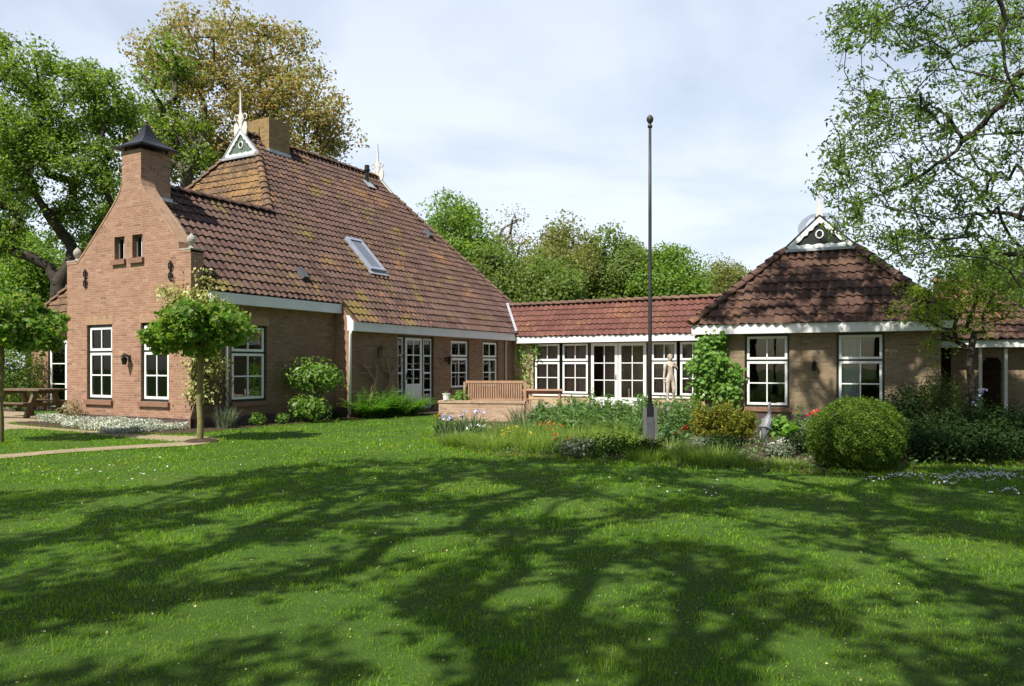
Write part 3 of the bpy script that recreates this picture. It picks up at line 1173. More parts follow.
for a, b in (((-5.8, 6.9, 9.80), (-5.8, 14.2, 9.80)), ((-2.60, 4.98, 6.36), (-5.02, 6.72, 8.97)), ((-12.39, 2.78, 2.9), (-6.6, 6.72, 8.97)), ((.70, 17.45, 2.95), (-5, 14.16, 8.97))):
    m = MB()
    cap_row(m, a, b)
    m.build('ridge_tiles', M['ridge'], main_roof)
m = MB()
cap_row(m, (-2.525, .5, 6.36), (-2.525, 5.1, 6.36), r=.12)
m.build('ridge_tiles', M['tile'], main_roof)
m = MB()
cap_row(m, (-.35, 16.2, 4.11), (10.4, 16.2, 4.11))
m.build('ridge_tiles', M['ridge'], lr)
m = MB()
va, vb = Vector((.84, 14.74, 2.93)), Vector((-.36, 16.10, 4.20))
m.beam(va, vb, .10, .05, (.3, -.6, 1))
m.build('valley_flashing', M['lead'], main_roof)

# verge of the wing against the gable and lower end of the step
m = MB()
m.prism([(.30, 3.30), (.32, 3.45), (-2.4, 6.30), (-2.4, 6.16)], 5.045, 5.07)
m.build('verge_board', M['tile'], main_roof)


def on_slope(px, py):
    """where a line of sight meets the long slope, in metres along the eave and up the slope"""
    o = HI @ Vector((0, 0, CAM_H))
    d = HI.to_3x3() @ Vector(((px - 512) / FOC, 1, (HOR - py) / FOC))
    n = Vector((1.05, 0, 1))
    p0 = Vector(O_R)
    t = n.dot(p0 - o) / n.dot(d)
    q = o + d * t
    return q.y - 5.05, vx(q.x)


F_S = Matrix.Translation(O_R) @ Matrix(((0, -1 / SL, 1.05 / SL, 0), (1, 0, 0, 0), (0, 1.05 / SL, 1 / SL, 0), (0, 0, 0, 1)))   # x along eave, y up slope, z out
c4 = [on_slope(*q) for q in ((346, 240), (361, 244), (382, 274), (366, 271.5))]
u0, u1 = (c4[0][0] + c4[3][0]) / 2, (c4[1][0] + c4[2][0]) / 2
v1, v0 = (c4[0][1] + c4[1][1]) / 2, (c4[2][1] + c4[3][1]) / 2
m = MB(F_S)
for (a, b, c, d) in ((u0, u0 + .09, v0, v1), (u1 - .09, u1, v0, v1), (u0 + .09, u1 - .09, v0, v0 + .12), (u0 + .09, u1 - .09, v1 - .12, v1)):
    m.box(a, b, c, d, -.02, .17)
skl = m.build('skylight', M['zinc'], main_roof)
m = MB(F_S)
m.box(u0 + .08, u1 - .08, v0 + .1, v1 - .1, .12, .14)
SKG = NT('skylight_glass')
gl_ = SKG.fin((.02, .022, .025), .03, 0, 1.0)
SKG.b.inputs['IOR'].default_value = 2.6
m.build('skylight_pane', gl_, main_roof)
m = MB(F_S)
m.box(u0 - .08, u1 + .08, v0 - .16, v0 - .002, .05, .085)
m.build('flashing', M['lead'], main_roof)
for px, py in ((301, 276), (427, 235)):
    u, v = on_slope(px, py)
    m = MB(F_S)
    m.prism([(u - .13, 0), (u + .13, 0), (u + .11, .16), (u - .11, .16)], v - .2, v + .2)
    m.build('roof_vent', M['plate'], main_roof, bevel=.02)
u, v = on_slope(367, 184)
pv = F_S @ Vector((u, v, 0))
m = MB()
m.tube([pv - Vector((0, 0, .1)), pv + Vector((0, 0, .55))], .085, 12)
m.tube([pv + Vector((0, 0, .55)), pv + Vector((0, 0, .60))], .13, 12)
m.tube([pv + Vector((0, 0, .60)), pv + Vector((0, 0, .78))], .10, 12)
m.build('vent_pipe', M['metal'], main_roof)
m = MB(F_S)
m.box(u - .22, u + .22, v - .34, v + .1, .07, .1)
m.build('flashing', M['lead'], main_roof)

# lichen covered ridge chimney
m = MB()
m.box(-6.3, -5.25, 7.45, 8.45, 8.6, 10.45)
rc = m.build('chimney', M['brick_chim'], house)
rc['label'] = 'square ridge chimney with yellow lichen on its bricks'
m = MB()
m.box(-6.33, -5.20, 7.42, 8.48, 9.2, 9.32)
m.build('flashing', M['lead'], rc)


def gablet(xf, half, rise, board, style, parent_label):
    """small upright triangle at the ridge end: board, white barge boards, round eye and a carved finial"""
    m = MB(xf)
    m.prism([(-half, 0), (half, 0), (0, rise)], .02, .06)
    g = m.build('gablet', M[board], house)
    g['label'] = parent_label
    bw = .095 if style == 'scroll' else .13
    m = MB(xf)
    L = math.hypot(half, rise)
    ux, uz = half / L, rise / L
    h2, r2 = half + .06, rise + .08
    nn = 14
    for s in (-1, 1):
        outer = [(s * h2 * (1 - i / nn), r2 * i / nn - .03) for i in range(nn + 1)]
        inner = []
        for i in range(nn + 1):
            w = bw * (1 + (.22 * math.sin(i * 2.6) if 0 < i < nn else 0))
            x, z = outer[i]
            xi, zi = x - s * uz * w, z - ux * w
            if xi * s < 0:
                zi = zi - (abs(xi)) * 0
                xi = 0
            inner.append((xi, zi))
        for i in range(nn):
            q = [outer[i], outer[i + 1], inner[i + 1], inner[i]]
            ys = (-.03, .018)
            lo = [(x, ys[0], z) for x, z in q]
            hi = [(x, ys[1], z) for x, z in q]
            m.face(lo if s < 0 else lo[::-1])
            m.face(hi[::-1] if s < 0 else hi)
            m.face([lo[0], lo[1], hi[1], hi[0]])
            m.face([lo[2], lo[3], hi[3], hi[2]])
    pts = [(-half * .95, .0)] + [(-half * .8 + half * 1.6 * i / 14, .11 + .022 * math.sin(i * 2.1)) for i in range(15)] + [(half * .95, 0)]
    m.prism(pts[::-1] if False else pts, -.026, .016)
    m.build('barge_board', M['white'], g)
    for s in (-1, 1):
        m = MB(xf)
        m.beam((s * (h2 + .02), -.015, -.02), (0, -.015, r2 + .01), .07, .03)
        m.build('edge_strip', M['boardblack' if style != 'scroll' else 'lead'], g)
    m = MB(xf)
    m.box(-half - .15, half + .15, -.12, .02, -.09, -.01)
    m.build('flashing', M['lead'], g)
    m = MB(xf)
    zc = rise * .46
    m.tube([(.115 * math.sin(t) * .85, .0, zc + .115 * math.cos(t)) for t in [2 * math.pi * i / 20 for i in range(21)]], .02, 6, False)
    m.build('oculus_ring', M['white'], g)
    m = MB(xf)
    m.prism([(.10 * math.sin(t) * .85, zc + .10 * math.cos(t)) for t in [2 * math.pi * i / 16 for i in range(16)]][::-1], .006, .03)
    m.build('oculus', M['metal'], g)
    m = MB(xf)
    z0 = rise
    if style == 'scroll':
        for s in (-1, 1):
            lobe = [(.03, -.02), (.10, .16), (.15, .26), (.22, .33), (.31, .25), (.335, .08), (.30, -.08), (.24, -.20), (.17, -.17), (.10, -.06)]
            lobe = [(s * x, z0 + z) for x, z in lobe]
            m.prism(lobe[::-1] if s > 0 else lobe, -.02, .03)
            m.tube([(s * (.20 + .10 * math.cos(t)), .005, z0 + .50 + .10 * math.sin(t)) for t in [math.pi * (1.35 - 1.75 * i / 14) for i in range(15)]], .026, 6)
            m.tube([(s * .14, .005, z0 + .42), (s * .05, .005, z0 + .25), (s * .02, .005, z0 + .1)], .025, 6)
        m.prism([(-.06, z0 - .02), (.06, z0 - .02), (.075, z0 + .45), (.11, z0 + .52), (.05, z0 + .66), (.012, z0 + 1.42), (-.012, z0 + 1.42), (-.05, z0 + .66), (-.11, z0 + .52), (-.075, z0 + .45)], -.018, .028)
        m.build('finial', M['pale'], g)
    else:
        for s in (-1, 1):
            cres = [(-.04, .13), (-.19, .14), (-.34, .08), (-.47, -.02), (-.58, -.17), (-.60, -.32), (-.55, -.45), (-.46, -.50), (-.39, -.42), (-.40, -.28), (-.37, -.12), (-.28, .0), (-.16, .05), (-.05, .05)]
            cres = [(-s * x, z0 + z) for x, z in cres]
            m.prism(cres if s > 0 else cres[::-1], -.02, .02)
        m.build('finial', M['zinc'], g)
        m = MB(xf)
        m.prism([(-.09, z0 + .05), (.09, z0 + .05), (.08, z0 + .28), (.045, z0 + .36), (.03, z0 + .95), (-.03, z0 + .95), (-.045, z0 + .36), (-.08, z0 + .28)], -.03, .03)
        m.build('finial_post', M['pale'], g)
    return g


gablet(frame((-5.8, 6.66, 8.93), 0), .84, .88, 'board', 'scroll', 'grey green owl board with white scrolled finial')
gablet(frame((-5.8, 14.22, 8.93), 180), .84, .88, 'board', 'scroll', 'owl board at the far end of the ridge')

# wall lamps of the house
def lantern(xf, x, z):
    m = MB(xf)
    m.box(x - .04, x + .04, -.03, -.001, z - .08, z + .08)
    m.tube([(x, -.02, z + .04), (x, -.09, z + .1), (x, -.16, z + .09)], .012, 6)
    m.lathe([(.05, -.16), (.08, .0), (.03, .03)], (x, -.16, z), 6)
    m.lathe([(.12, .03), (.10, .05), (.02, .11), (.01, .14)], (x, -.16, z), 6)
    m.build('wall_lamp', M['metal'], house)


lantern(F_G, -2.33, 1.72)
lantern(F_M, 10.12, 1.75)

# --- the front wing (pavilion), in its own axes
F_P = PM
PWN = [(1.12, 2.32, .38, 2.42), (3.52, 4.70, .38, 2.42)]
wall(F_P, 0, 6.0, 0, 2.66, PWN, 'brick_pav', plinth=(-.02, 6.02, .2))
window(F_P, *PWN[0], lintel=False, fw=.06)
window(F_P, *PWN[1], lintel=False, fw=.06, curtain=.42)
wall(PM @ frame((6.0, 0, 0), 90), 0, 7.3, 0, 2.66, [], 'brick_pav')
wall(PM @ frame((0, 7.3, 0), -90), 0, 7.3, 0, 2.66, [], 'brick_pav')
wall(PM @ frame((6.0, 7.3, 0), 180), 0, 6.0, 0, 2.66, [], 'brick_pav')
m = MB(PM)
m.box(.3, 5.7, .3, 7.0, .02, .05)
m.build('room_floor', M['floorwood'], house)
m = MB(PM)
m.box(.3, 5.7, .3, 7.0, 2.52, 2.56)
m.build('room_ceiling', M['plaster'], house)
m = MB(PM)
m.box(.3, 5.7, 4.6, 4.7, .05, 2.52)
m.build('room_partition', M['brown_in'], house)
m = MB(PM)
m.box(-.3, 6.3, -.35, -.32, 2.43, 2.69)
m.box(-.3, 6.3, -.319, -.001, 2.435, 2.46)
m.box(-.3, -.27, -.319, 7.6, 2.43, 2.69)
m.box(6.27, 6.3, -.319, 7.6, 2.43, 2.69)
m.box(-.269, -.001, .0, 7.6, 2.435, 2.46)
m.box(6.001, 6.269, .0, 7.6, 2.435, 2.46)
m.build('fascia', M['white'], house)
fr_ = 3.01
pr = roof_mesh('roof', (-.3, -.35, 2.70), (1, 0, 0), (0, 2, 2.25), [[(0, 0), (6.6, 0), (6.6 - 2.37, fr_), (2.37, fr_)]], M['tile_pav'], house, xf=PM, rough=1.6, amp=1.7)
pr['label'] = 'pyramid roof of dark mottled old tiles'
sr_ = 3.268
for (O, U, V) in (((6.3, -.35, 2.70), (0, 1, 0), (-2.37, 0, 2.25)), ((-.3, 7.65, 2.70), (0, -1, 0), (2.37, 0, 2.25))):
    roof_mesh('roof', O, U, V, [[(0, 0), (8, 0), (6, sr_), (2, sr_)], [(2, sr_), (6, sr_), (6, 4.55), (2, 4.55)]], M['tile_pav'], house, xf=PM, rough=1.6, amp=1.7)
roof_mesh('roof', (6.3, 7.65, 2.70), (-1, 0, 0), (0, -2, 2.25), [[(0, 0), (6.6, 0), (6.6 - 2.37, fr_), (2.37, fr_)]], M['tile_pav'], house, xf=PM)
for a, b in (((-.3, -.35, 2.76), (2.07, 1.65, 5.0)), ((6.3, -.35, 2.76), (3.93, 1.65, 5.0)), ((3.0, 1.8, 5.86), (3.0, 5.7, 5.86))):
    m = MB(PM)
    cap_row(m, a, b, r=.14)
    m.build('ridge_tiles', M['tile_pav'], pr)
gablet(PM @ frame((3.0, 1.58, 4.97), 0), .95, .86, 'boardblack', 'crescent', 'black owl board with white edges and curved horns')
lantern(F_P, 2.97, 1.55)

# ------------------------------------------------------------------ plants: builders


def skeleton(tr_pts, targets, step, limbs=(), seed=0, wob=.08, bias=.3):
    """grow limbs from the trunk to every target, nearest first; gives nodes, parents and how many tips each node carries"""
    r = np.random.default_rng(seed)
    P = [np.array(p, float) for p in tr_pts]
    par = [-1] + list(range(len(P) - 1))
    dep = [0.0]
    for i in range(1, len(P)):
        dep.append(dep[-1] + np.linalg.norm(P[i] - P[i - 1]))
    top = P[-1]
    n0 = len(P)
    for start, pts in limbs:                # main boughs given as polylines from a trunk node
        last = start
        for q in pts:
            P.append(np.array(q, float))
            par.append(last)
            dep.append((dep[last] + np.linalg.norm(P[-1] - P[last])) * .7)
            last = len(P) - 1
    order = np.argsort([np.linalg.norm(t - top) for t in targets])
    tips = []
    allow_from = max(1, int(n0 * .55))
    for oi in order:
        t = targets[oi]
        A = np.array(P)
        d = np.linalg.norm(A - t, axis=1)
        cost = d + bias * np.array(dep) + np.maximum(A[:, 2] - t[2], 0) * .5
        cost[:allow_from] += 1e3
        j = int(np.argmin(cost))
        dist = d[j]
        m = max(1, int(dist / step))
        pj = P[j]
        pd = P[j] - P[par[j]] if par[j] >= 0 else np.array([0, 0, 1.0])
        pd = pd / max(np.linalg.norm(pd), 1e-6)
        td = (t - pj) / max(dist, 1e-6)
        mixd = pd * .55 + td * .6 + np.array([0, 0, .18])
        ctrl = pj + mixd / max(np.linalg.norm(mixd), 1e-6) * dist * .5
        last = j
        for i in range(1, m + 1):
            s = i / m
            q = pj * (1 - s) ** 2 + 2 * ctrl * s * (1 - s) + t * s * s
            if i < m:
                q = q + r.normal(size=3) * wob * step
            P.append(q)
            par.append(last)
            dep.append(dep[last] + np.linalg.norm(q - P[last]))
            last = len(P) - 1
        tips.append(last)
    cnt = np.zeros(len(P))
    for t in tips:
        cnt[t] += 1
    for i in range(len(P) - 1, 0, -1):
        if par[i] >= 0:
            cnt[par[i]] += cnt[i]
    return np.array(P), np.array(par), cnt, tips


def limb_mesh(name, P, par, cnt, r0, rtip, mat, parent, flare=1.0, pw=.48):
    """tapered tubes along every parent-child link"""
    tot = max(cnt.max(), 1)
    rad = np.maximum(r0 * (np.maximum(cnt, .3) / tot) ** pw, rtip)
    idx = np.where(par >= 0)[0]
    a, b = P[par[idx]], P[idx]
    ra = np.minimum(rad[par[idx]], rad[idx] * 1.35)
    rb = rad[idx]
    # trunk root flare
    low = (P[par[idx]][:, 2] < .25)
    ra = np.where(low & (par[idx] == 0), ra * flare, ra)
    d = unit(b - a)
    ref = np.where(np.abs(d[:, 2:3]) > .9, np.array([[1.0, 0, 0]]), np.array([[0, 0, 1.0]]))
    u = unit(np.cross(d, ref))
    v = np.cross(d, u)
    n = 7
    t = np.arange(n) * 2 * np.pi / n
    cs, sn = np.cos(t), np.sin(t)
    ring = u[:, None] * cs[None, :, None] + v[:, None] * sn[None, :, None]
    A = a[:, None] + ring * ra[:, None, None]
    B = b[:, None] + d[:, None] * (rb * .35)[:, None, None] + ring * rb[:, None, None]
    co = np.concatenate([A, B], 1).reshape(-1, 3)
    k = np.arange(n)
    q = np.stack([k, (k + 1) % n, (k + 1) % n + n, k + n], 1)
    f = (np.arange(len(idx))[:, None, None] * 2 * n + q[None]).reshape(-1, 4)
    return np_mesh(name, co, f.ravel(), np.arange(len(f)) * 4, mat, parent, smooth=True)


def in_ell(envs, n, shell=.35, seed=0):
    """points in a union of ellipsoids, thinned towards their cores"""
    r = np.random.default_rng(seed)
    w = np.array([e[3] * e[4] * e[5] for e in envs]) ** .75
    w = w / w.sum()
    out = []
    for _ in range(n):
        e = envs[r.choice(len(envs), p=w)]
        d = r.normal(size=3)
        d /= np.linalg.norm(d)
        rr = shell + (1 - shell) * r.uniform() ** .6
        out.append(np.array(e[:3]) + d * rr * np.array(e[3:6]))
    return out


def tree(name, label, cat, base, envs, ntar, trunk, r0, leafmat, bark, lsize, nleaf, csig, group=None, seed=1, step=.5, rtip=.012,
         per_node=0.0, aspect=.6, flare=1.4, shell=.3, targets=None, flat=.7, bias=.3, wob=.09, pw=.48, limbs=()):
    """trunk = list of points relative to the base; envs = crown ellipsoids relative to the base"""
    root = empty(name, label, cat, base, 0, group)
    tg = targets if targets is not None else in_ell(envs, ntar, shell, seed)
    P, par, cnt, tips = skeleton(trunk, tg, step, limbs, seed=seed, bias=bias, wob=wob)
    limb_mesh('trunk', P, par, cnt, r0, rtip, bark, root, flare, pw)
    C = P[tips]
    k = rng.poisson(nleaf, len(C)) + 1
    Q = np.repeat(C, k, axis=0)
    sg = np.repeat(rng.uniform(.6, 1.3, len(C)) * csig, k)
    off = unit(rng.normal(size=Q.shape)) * (rng.uniform(0, 1, (len(Q), 1)) ** .5 * 1.75) * sg[:, None] * np.array([1, 1, flat])
    Q = Q + off
    if per_node:
        thin = np.where((cnt <= 3) & (par >= 0))[0]
        k2 = rng.poisson(per_node, len(thin))
        Q2 = np.repeat(P[thin], k2, axis=0)
        Q2 = Q2 + unit(rng.normal(size=Q2.shape)) * rng.uniform(.2, 1, (len(Q2), 1)) * csig * .9
        Q = np.concatenate([Q, Q2])
        off = np.concatenate([off, rng.normal(size=Q2.shape) * .1])
    nrm = unit(off) * .5 + rng.normal(size=Q.shape) * .7 + np.array([0, 0, .55])
    leaf_mesh('crown', leaf_arrays(Q, lsize, nrm, aspect), leafmat, root)
    return root


def bush(name, label, cat, loc, rad, n, size, mat, group=None, seed=1, lumps=7, stems=5, stem_mat=None, aspect=.5, inner=.55, loose=.12, up=.3, zc=None):
    """a shrub: leaves through a lumpy dome, on stems"""
    r = np.random.default_rng(seed)
    root = empty(name, label, cat, loc, 0, group)
    rx, ry, rz = rad
    zc = rz * .95 if zc is None else zc
    ld = unit(r.normal(size=(lumps, 3)) + np.array([0, 0, .25]))
    d = unit(r.normal(size=(n, 3)))
    bump = 1 + .22 * np.max(np.exp((d @ ld.T - 1) * 9), axis=1) - .12
    rr = (inner + (1 - inner) * r.uniform(size=n) ** .5) * bump + r.normal(size=n) * loose * .5
    P = d * rr[:, None] * np.array([rx, ry, rz]) + np.array([0, 0, zc])
    P[:, 2] = np.maximum(P[:, 2], r.uniform(.02, .15, n) * rz)
    nrm = unit(d / np.array([rx, ry, rz])) + r.normal(size=(n, 3)) * .55 + np.array([0, 0, up])
    leaf_mesh('foliage', leaf_arrays(P, size, nrm, aspect), mat, root)
    if stems:
        m = MB()
        for i in range(stems):
            a = 2 * math.pi * i / stems + r.uniform(-.4, .4)
            e = (rx * .55 * math.cos(a), ry * .55 * math.sin(a), zc + rz * .3 * r.uniform(-.2, 1))
            m.tube([(.04 * math.cos(a), .04 * math.sin(a), -.03), (e[0] * .4, e[1] * .4, e[2] * .5), e], [.02, .014, .006], 5)
        m.build('stem', stem_mat or M['bark'], root)
    return root


def blade_plant(name, label, cat, loc, n, length, width, spread, mat, lean=(.15, .75), group=None, flowers=None):
    root = empty(name, label, cat, loc, 0, group)
    a = rng.uniform(0, 2 * np.pi, n)
    rr = spread * np.sqrt(rng.uniform(0, 1, n))
    P = np.stack([rr * np.cos(a), rr * np.sin(a), np.full(n, -.01)], 1)
    az = a + rng.normal(size=n) * .7
    blade_mesh('foliage', mat, root, P, length * rng.uniform(.6, 1.1, n), width * rng.uniform(.7, 1.2, n), rng.uniform(lean[0], lean[1], n), az)
    if flowers:
        k, fmat, fs, hgt = flowers
        blossoms(root, k, spread * 1.1, hgt, fs, fmat, True)
    return root


def blossoms(root, k, spread, hgt, fs, fmat, stalks=False, flat=False, n_pet=7):
    a = rng.uniform(0, 2 * np.pi, k)
    rr = spread * np.sqrt(rng.uniform(0, 1, k))
    z = hgt * rng.uniform(.8, 1.1, k)
    C = np.stack([rr * np.cos(a), rr * np.sin(a), z], 1)
    Q = np.repeat(C, n_pet, 0) + rng.normal(size=(k * n_pet, 3)) * fs * .32
    leaf_mesh('flowers', leaf_arrays(Q, fs, rng.normal(size=Q.shape) * .6 + np.array([0, -.35, .7]), .8), fmat, root)
    if stalks:
        m = MB()
        for c in C:
            m.tube([(c[0] * .6, c[1] * .6, 0), (c[0] * .85, c[1] * .85, c[2] * .6), tuple(c)], .005, 4)
        m.build('stem', L['perennial'], root)


def perennial(name, label, cat, loc, rad, h, n, size, mat, group=None, flowers=None, aspect=.4, spires=0):
    """leafy upright clump: leaves along many stems"""
    root = empty(name, label, cat, loc, 0, group)
    ns = max(8, n // 26)
    a = rng.uniform(0, 2 * np.pi, ns)
    rr = rad * np.sqrt(rng.uniform(0, 1, ns))
    B = np.stack([rr * np.cos(a), rr * np.sin(a), np.zeros(ns)], 1)
    T = B * np.array([1.25, 1.25, 0]) + np.array([0, 0, 1.0]) * (h * (1 - .35 * (rr / rad) ** 2) * rng.uniform(.75, 1.08, ns))[:, None]
    per = max(3, n // ns)
    t = rng.uniform(.08, 1, (ns, per))
    Q = (B[:, None] * (1 - t[..., None]) + T[:, None] * t[..., None]).reshape(-1, 3)
    out = rng.normal(size=Q.shape) * np.array([1, 1, .3])
    Q = Q + unit(out) * size * .55
    leaf_mesh('foliage', leaf_arrays(Q, size, rng.normal(size=Q.shape) * .5 + np.array([0, 0, .9]), aspect, axis=unit(out)), mat, root)
    m = MB()
    for b, tt in zip(B, T):
        m.tube([tuple(b), tuple((b + tt) / 2 + rng.normal(size=3) * .015), tuple(tt)], [.006, .005, .003], 4)
    m.build('stem', mat, root)
    if flowers:
        k, fmat, fs = flowers
        pick = T[rng.choice(ns, min(k, ns), replace=False)] + np.array([0, 0, fs * .3])
        Q = np.repeat(pick, 7, 0) + rng.normal(size=(len(pick) * 7, 3)) * fs * .35
        leaf_mesh('flowers', leaf_arrays(Q, fs, rng.normal(size=Q.shape) * .6 + np.array([0, -.4, .6]), .85), fmat, root)
    return root


def fern(name, label, loc, n, length, group=None):
    root = empty(name, label, 'fern', loc, 0, group)
    Q, A, NN, Z = [], [], [], []
    m = MB()
    for i in range(n):
        az = rng.uniform(0, 2 * math.pi)
        L_ = length * rng.uniform(.7, 1.1)
        ln = rng.uniform(.2, 1.25)
        d = np.array([math.cos(az), math.sin(az), 0])
        sd = np.array([-d[1], d[0], 0])
        root_ = np.array([rng.normal() * .14, rng.normal() * .14, 0])
        pts = []
        for k in range(17):
            t = k / 16
            c = root_ + d * (.05 + ln * L_ * t ** 1.3) + np.array([0, 0, 1]) * L_ * (t - .40 * ln * t ** 2.6) * (1.05 - .3 * ln)
            pts.append(c)
            if k > 1:
                wdt = .30 * L_ * (1 - t) ** .8 * min(1, t * 4)
                for s in (-1, 1):
                    Q.append(c + sd * s * wdt * .5)
                    A.append(sd * s + d * .35)
                    NN.append(np.array([0, 0, 1]) + d * .4 * -t)
                    Z.append(max(wdt, .03))
        m.tube([tuple(p) for p in pts[::4]], [.007, .006, .005, .003, .002], 4)
    leaf_mesh('fronds', leaf_arrays(np.array(Q), np.array(Z), np.array(NN) + rng.normal(size=(len(Q), 3)) * .15, .26, .03, np.array(A), .1), L['fern'], root)
    m.build('stem', L['fern'], root)
    return root


# ------------------------------------------------------------------ ground
def sheet(name, pts, z, mat):
    me = bpy.data.meshes.new(name)
    bm = bmesh.new()
    bm.faces.new([bm.verts.new((p[0], p[1], z)) for p in pts])
    bm.to_mesh(me)
    bm.free()
    return tag(link(name, me, mat), kind='structure')


def smooth_loop(pts, n=6):
    """closed Catmull-Rom loop"""
    P = [Vector((p[0], p[1])) for p in pts]
    out = []
    for i in range(len(P)):
        a, b, c, d = P[i - 1], P[i], P[(i + 1) % len(P)], P[(i + 2) % len(P)]
        for k in range(n):
            t = k / n
            out.append(.5 * ((2 * b) + (c - a) * t + (2 * a - 5 * b + 4 * c - d) * t * t + (3 * b - a - 3 * c + d) * t ** 3))
    return out


def inside(poly, x, y):
    px = np.array([p[0] for p in poly])
    py = np.array([p[1] for p in poly])
    r = np.zeros(len(x), bool)
    j = len(px) - 1
    for i in range(len(px)):
        with np.errstate(divide='ignore', invalid='ignore'):
            c = ((py[i] > y) != (py[j] > y)) & (x < (px[j] - px[i]) * (y - py[i]) / (py[j] - py[i] + 1e-12) + px[i])
        r ^= c
        j = i
    return r


k = NT('lawn_ground')
co = k.coord()
a_ = k.noise(co, .35, 5, .6)
b_ = k.noise(co, 3.5, 6, .7)
c_ = k.noise(co, 40, 4, .7)
lawn_col = k.ramp(k.math('ADD', k.math('MULTIPLY', a_, .4), k.math('ADD', k.math('MULTIPLY', b_, .3), k.math('MULTIPLY', c_, .3))),
                  (.3, (.028, .055, .008)), (.5, (.055, .11, .014)), (.7, (.10, .15, .03)))
k.bump(c_, .03, .8)
lawn_mat = k.fin(lawn_col, .9, 0, .15)
sheet('lawn', [(-500, -300), (500, -300), (500, 900), (-500, 900)], 0, lawn_mat)

k = NT('garden_soil')
co = k.coord()
s_ = k.noise(co, 6, 6, .7)
s2 = k.noise(co, 50, 4, .7)
soil_mat = k.fin(k.ramp(k.math('ADD', k.math('MULTIPLY', s_, .6), k.math('MULTIPLY', s2, .4)), (.3, (.045, .03, .02)), (.6, (.11, .08, .055)), (.75, (.17, .13, .09))), .95, 0, .1)
k.bump(s2, .04, 1)
k = NT('path_gravel')
co = k.coord()
s_ = k.noise(co, 2.5, 6, .7)
s2 = k.noise(co, 70, 3, .7)
path_mat = k.fin(k.ramp(k.math('ADD', k.math('MULTIPLY', s_, .5), k.math('MULTIPLY', s2, .5)), (.3, (.20, .155, .10)), (.55, (.36, .29, .19)), (.75, (.50, .43, .32))), .95, 0, .1)
k.bump(s2, .02, .8)

hw = lambda x, y: HM @ Vector((x, y, 0))
HOUSE_FP = [hw(-12.4, 2.9), hw(-5.1, 2.9), hw(-5.1, -.05), hw(.05, -.05), hw(.05, 5.0), hw(.6, 5.0), hw(.6, 15.0), hw(10, 15.0), hw(10, 18), hw(-12.4, 18)]
PAV_FP = [PW @ Vector(p) for p in ((-.05, -.05, 0), (6.05, -.05, 0), (6.05, 7.3, 0), (-.05, 7.3, 0))]
# soil bed under the perennials, front edge swinging across the lawn
BED = smooth_loop([G(432, 434), G(441, 444), G(470, 452), G(520, 458), G(590, 463), G(650, 465), G(720, 468), G(800, 473), G(870, 475), G(960, 467), G(1060, 463),
                   G(1110, 440), G(1080, 420), PW @ Vector((6.0, -.2, 0)), PW @ Vector((0, -.2, 0)), hw(7.5, 13.6), hw(3.6, 12.4), hw(2.2, 9.2)], 5)
sheet('flower_bed', BED, .008, soil_mat)
bc = sum((Vector(q) for q in BED), Vector((0, 0))) / len(BED)
BED_IN = [Vector(q) + (bc - Vector(q)).normalized() * (.75 + .25 * math.sin(i * 1.7)) for i, q in enumerate(BED)]
# border along the wing and the path in front of the gable
BORD = smooth_loop([hw(-.3, -1.5), hw(.9, -1.2), hw(1.15, .3), hw(1.05, 2.5), hw(1.35, 5.2), hw(1.75, 7.5), hw(2.0, 9.6), hw(.3, 9.6), hw(.3, 5.3), hw(-.3, 5.0), hw(-.3, -.1), hw(-5.2, .0), hw(-5.6, -1.2)], 5)
sheet('border_soil', BORD, .012, soil_mat)
PATH = smooth_loop([G(-60, 431), G(20, 429), G(70, 432), G(120, 437.5), G(185, 442.5), G(212, 441), G(222, 438), G(205, 436.5), G(160, 435), G(120, 431.5), G(60, 423), G(20, 411), G(-20, 404), G(-140, 404)], 6)
sheet('path', PATH, .004, path_mat)
PATH2 = smooth_loop([G(-80, 465), G(0, 459.5), G(60, 454), G(130, 449.5), G(185, 446.5), G(210, 443.5), G(190, 442.5), G(130, 446.0), G(60, 450.5), G(0, 455.5), G(-80, 460)], 6)
sheet('path', PATH2, .016, path_mat)
# terrace before the glazed link
TERR = [hw(1.0, 9.7), hw(3.1, 9.7), hw(3.5, 12.6), hw(9.8, 13.9), hw(9.8, 15.0), hw(.6, 15.0), hw(.6, 9.7)]
sheet('terrace', TERR, .03, m_brick('terrace_paving', (.28, .17, .12), (.36, .23, .17), (.44, .31, .23), (.30, .27, .22), .3))

